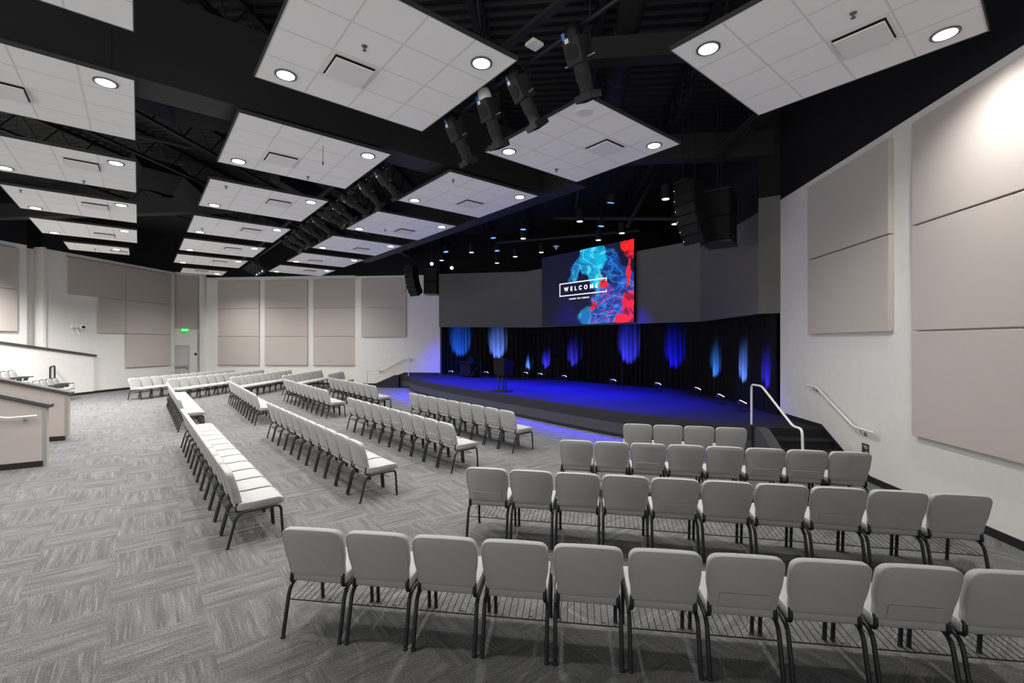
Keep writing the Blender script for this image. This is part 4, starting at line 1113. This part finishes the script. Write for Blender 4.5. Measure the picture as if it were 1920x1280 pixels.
# far knee wall flush in front of the left wall
k3 = on_x(176, 737, XL + .12); k3.z = 0
m3 = thing('knee_wall', 'long pale knee wall with sloping dark cap before the left wall', 'low wall', (k3.x, k3.y, 0), 0, 'low walls of the raked seating')
zc0, zc1 = on_x(176, 668, XL + .12).z, on_x(0, 644, XL + .12).z
yy1 = on_x(0, 644, XL + .12).y - k3.y
sl_ = (zc1 - zc0) / yy1
Lk = -6.5
m = MB(); vs = []
for y_ in (0, Lk):
    for x_ in (-.13, 0): vs += [(x_, y_, 0), (x_, y_, zc0 + sl_ * y_)]
FB = [(0, 1, 3, 2), (4, 6, 7, 5), (0, 4, 5, 1), (2, 3, 7, 6), (1, 5, 7, 3), (0, 2, 6, 4)]
m.add(vs, FB); m.build('body', M_wall, parent=m3)
m = MB(); vs = []
for y_ in (.10, Lk):
    for x_ in (-.15, .05): vs += [(x_, y_, zc0 + sl_ * y_), (x_, y_, zc0 + .09 + sl_ * y_)]
m.add(vs, FB); m.build('cap', M_cap, parent=m3)
MB().box(0, .012, Lk, 0, 0, .11).build('base_strip', M_base, parent=m3)
plate(on_x(137.5, 720, XL + .12), (1, 0, 0), (0, 1, 0), 'white outlet plate low on the long pale knee wall', .045, .07)
# risers and the fixed seats glimpsed over the second knee wall
def theatre_seat(label, p, rz):
    t = thing('auditorium_seat', label, 'seat', p, rz, 'seats of the raked block at the left')
    bk = bm_obj(back_mesh(), 'backrest', M_fabric, t)
    MB().tube([(.252 * c_, back_y(z_) + .03, z_) for c_, z_ in ((-.87, .48), (-.9, .60), (-.99, .74), (-.97, .825), (-.8, .872), (0, .884), (.8, .872), (.97, .825), (.99, .74), (.9, .60), (.87, .48))], .02, 6).build('back_shell', M_frame, parent=t, smooth_=True)
    bm_obj(seat_mesh(), 'seat', M_fabric, t)
    for s_ in (-1, 1):
        MB().box(s_ * .25 - .02, s_ * .25 + .02, -.2, .25, .62, .655).build('armrest', M_frame, parent=t, bevel=.008)
        MB().bar((s_ * .245, -.1, 0), (s_ * .245, .05, .63), .03, .12, Vector((0, 1, 0))).build('side_frame', M_frame, parent=t)
    return t
NN = ['nearest the aisle', 'second from the aisle', 'third from the aisle', 'fourth from the aisle', 'fifth from the aisle']
fc = Vector((.83, .55, 0)).normalized(); rowdir = Vector((.55, -.83, 0)).normalized()
rzs = math.atan2(-fc.x, fc.y)
base = on_z(101, 709, .875) + fc * .29
for k in range(5):
    p = base + rowdir * (.56 * k)
    theatre_seat('grey and black fixed seat behind the second knee wall, %s' % NN[k], (p.x, p.y, 0), rzs)
b2 = on_z(20, 695.5, 1.275) + fc * .29
c_ = b2 + rowdir * .84
struct(MB().obox(Vector((c_.x, c_.y, .2)), fc, rowdir, UP, .5, 1.35, .2).build('floor_riser', M_riser))
for k in range(4):
    p = b2 + rowdir * (.56 * k)
    theatre_seat('grey and black fixed seat at the far left edge, %s' % NN[k], (p.x, p.y, .4), rzs)
lp_ = at_depth(98, 700, 19.0)
gr = thing('guard_rail', 'black square loop rail standing by the pale knee wall', 'rail', (lp_.x, lp_.y, 0))
MB().tube(fillet([(-.11, 0, 0), (-.11, 0, 1.30), (.11, 0, 1.36), (.11, 0, 0)], .05), .03, 8).build('loop', M_frame, parent=gr, smooth_=True)

# ------------------------------------------------------------------ camera, world, view
cam = bpy.data.cameras.new('camera'); co = bpy.data.objects.new('camera', cam); C.objects.link(co)
co.location = (0, 0, EYE); co.rotation_euler = (PI / 2, 0, TH)
cam.sensor_width = 36.0; cam.lens = 16.0; cam.shift_y = (CY - 640) / 1920.0
cam.clip_start = 0.05; cam.clip_end = 200
scn.camera = co
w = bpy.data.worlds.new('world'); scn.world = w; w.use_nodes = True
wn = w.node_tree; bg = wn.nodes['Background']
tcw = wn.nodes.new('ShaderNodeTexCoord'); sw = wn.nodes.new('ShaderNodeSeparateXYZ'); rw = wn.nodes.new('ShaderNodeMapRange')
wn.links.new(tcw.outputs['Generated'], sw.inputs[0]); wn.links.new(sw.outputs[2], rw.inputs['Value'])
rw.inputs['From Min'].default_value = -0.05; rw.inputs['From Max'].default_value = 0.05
rw.inputs['To Min'].default_value = 1.7; rw.inputs['To Max'].default_value = 0.45      # ambient added below the horizon to lift the cloud undersides, dimmer above
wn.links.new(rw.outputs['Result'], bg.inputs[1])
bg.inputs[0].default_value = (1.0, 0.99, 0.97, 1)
scn.view_settings.view_transform = 'Standard'; scn.view_settings.look = 'None'
scn.view_settings.exposure = 0.22; scn.view_settings.gamma = 1.0; scn.view_settings.use_curve_mapping = False
scn.cycles.max_bounces = 8; scn.cycles.diffuse_bounces = 5
scn.cycles.use_denoising = True
scn.cycles.sample_clamp_indirect = 6.0
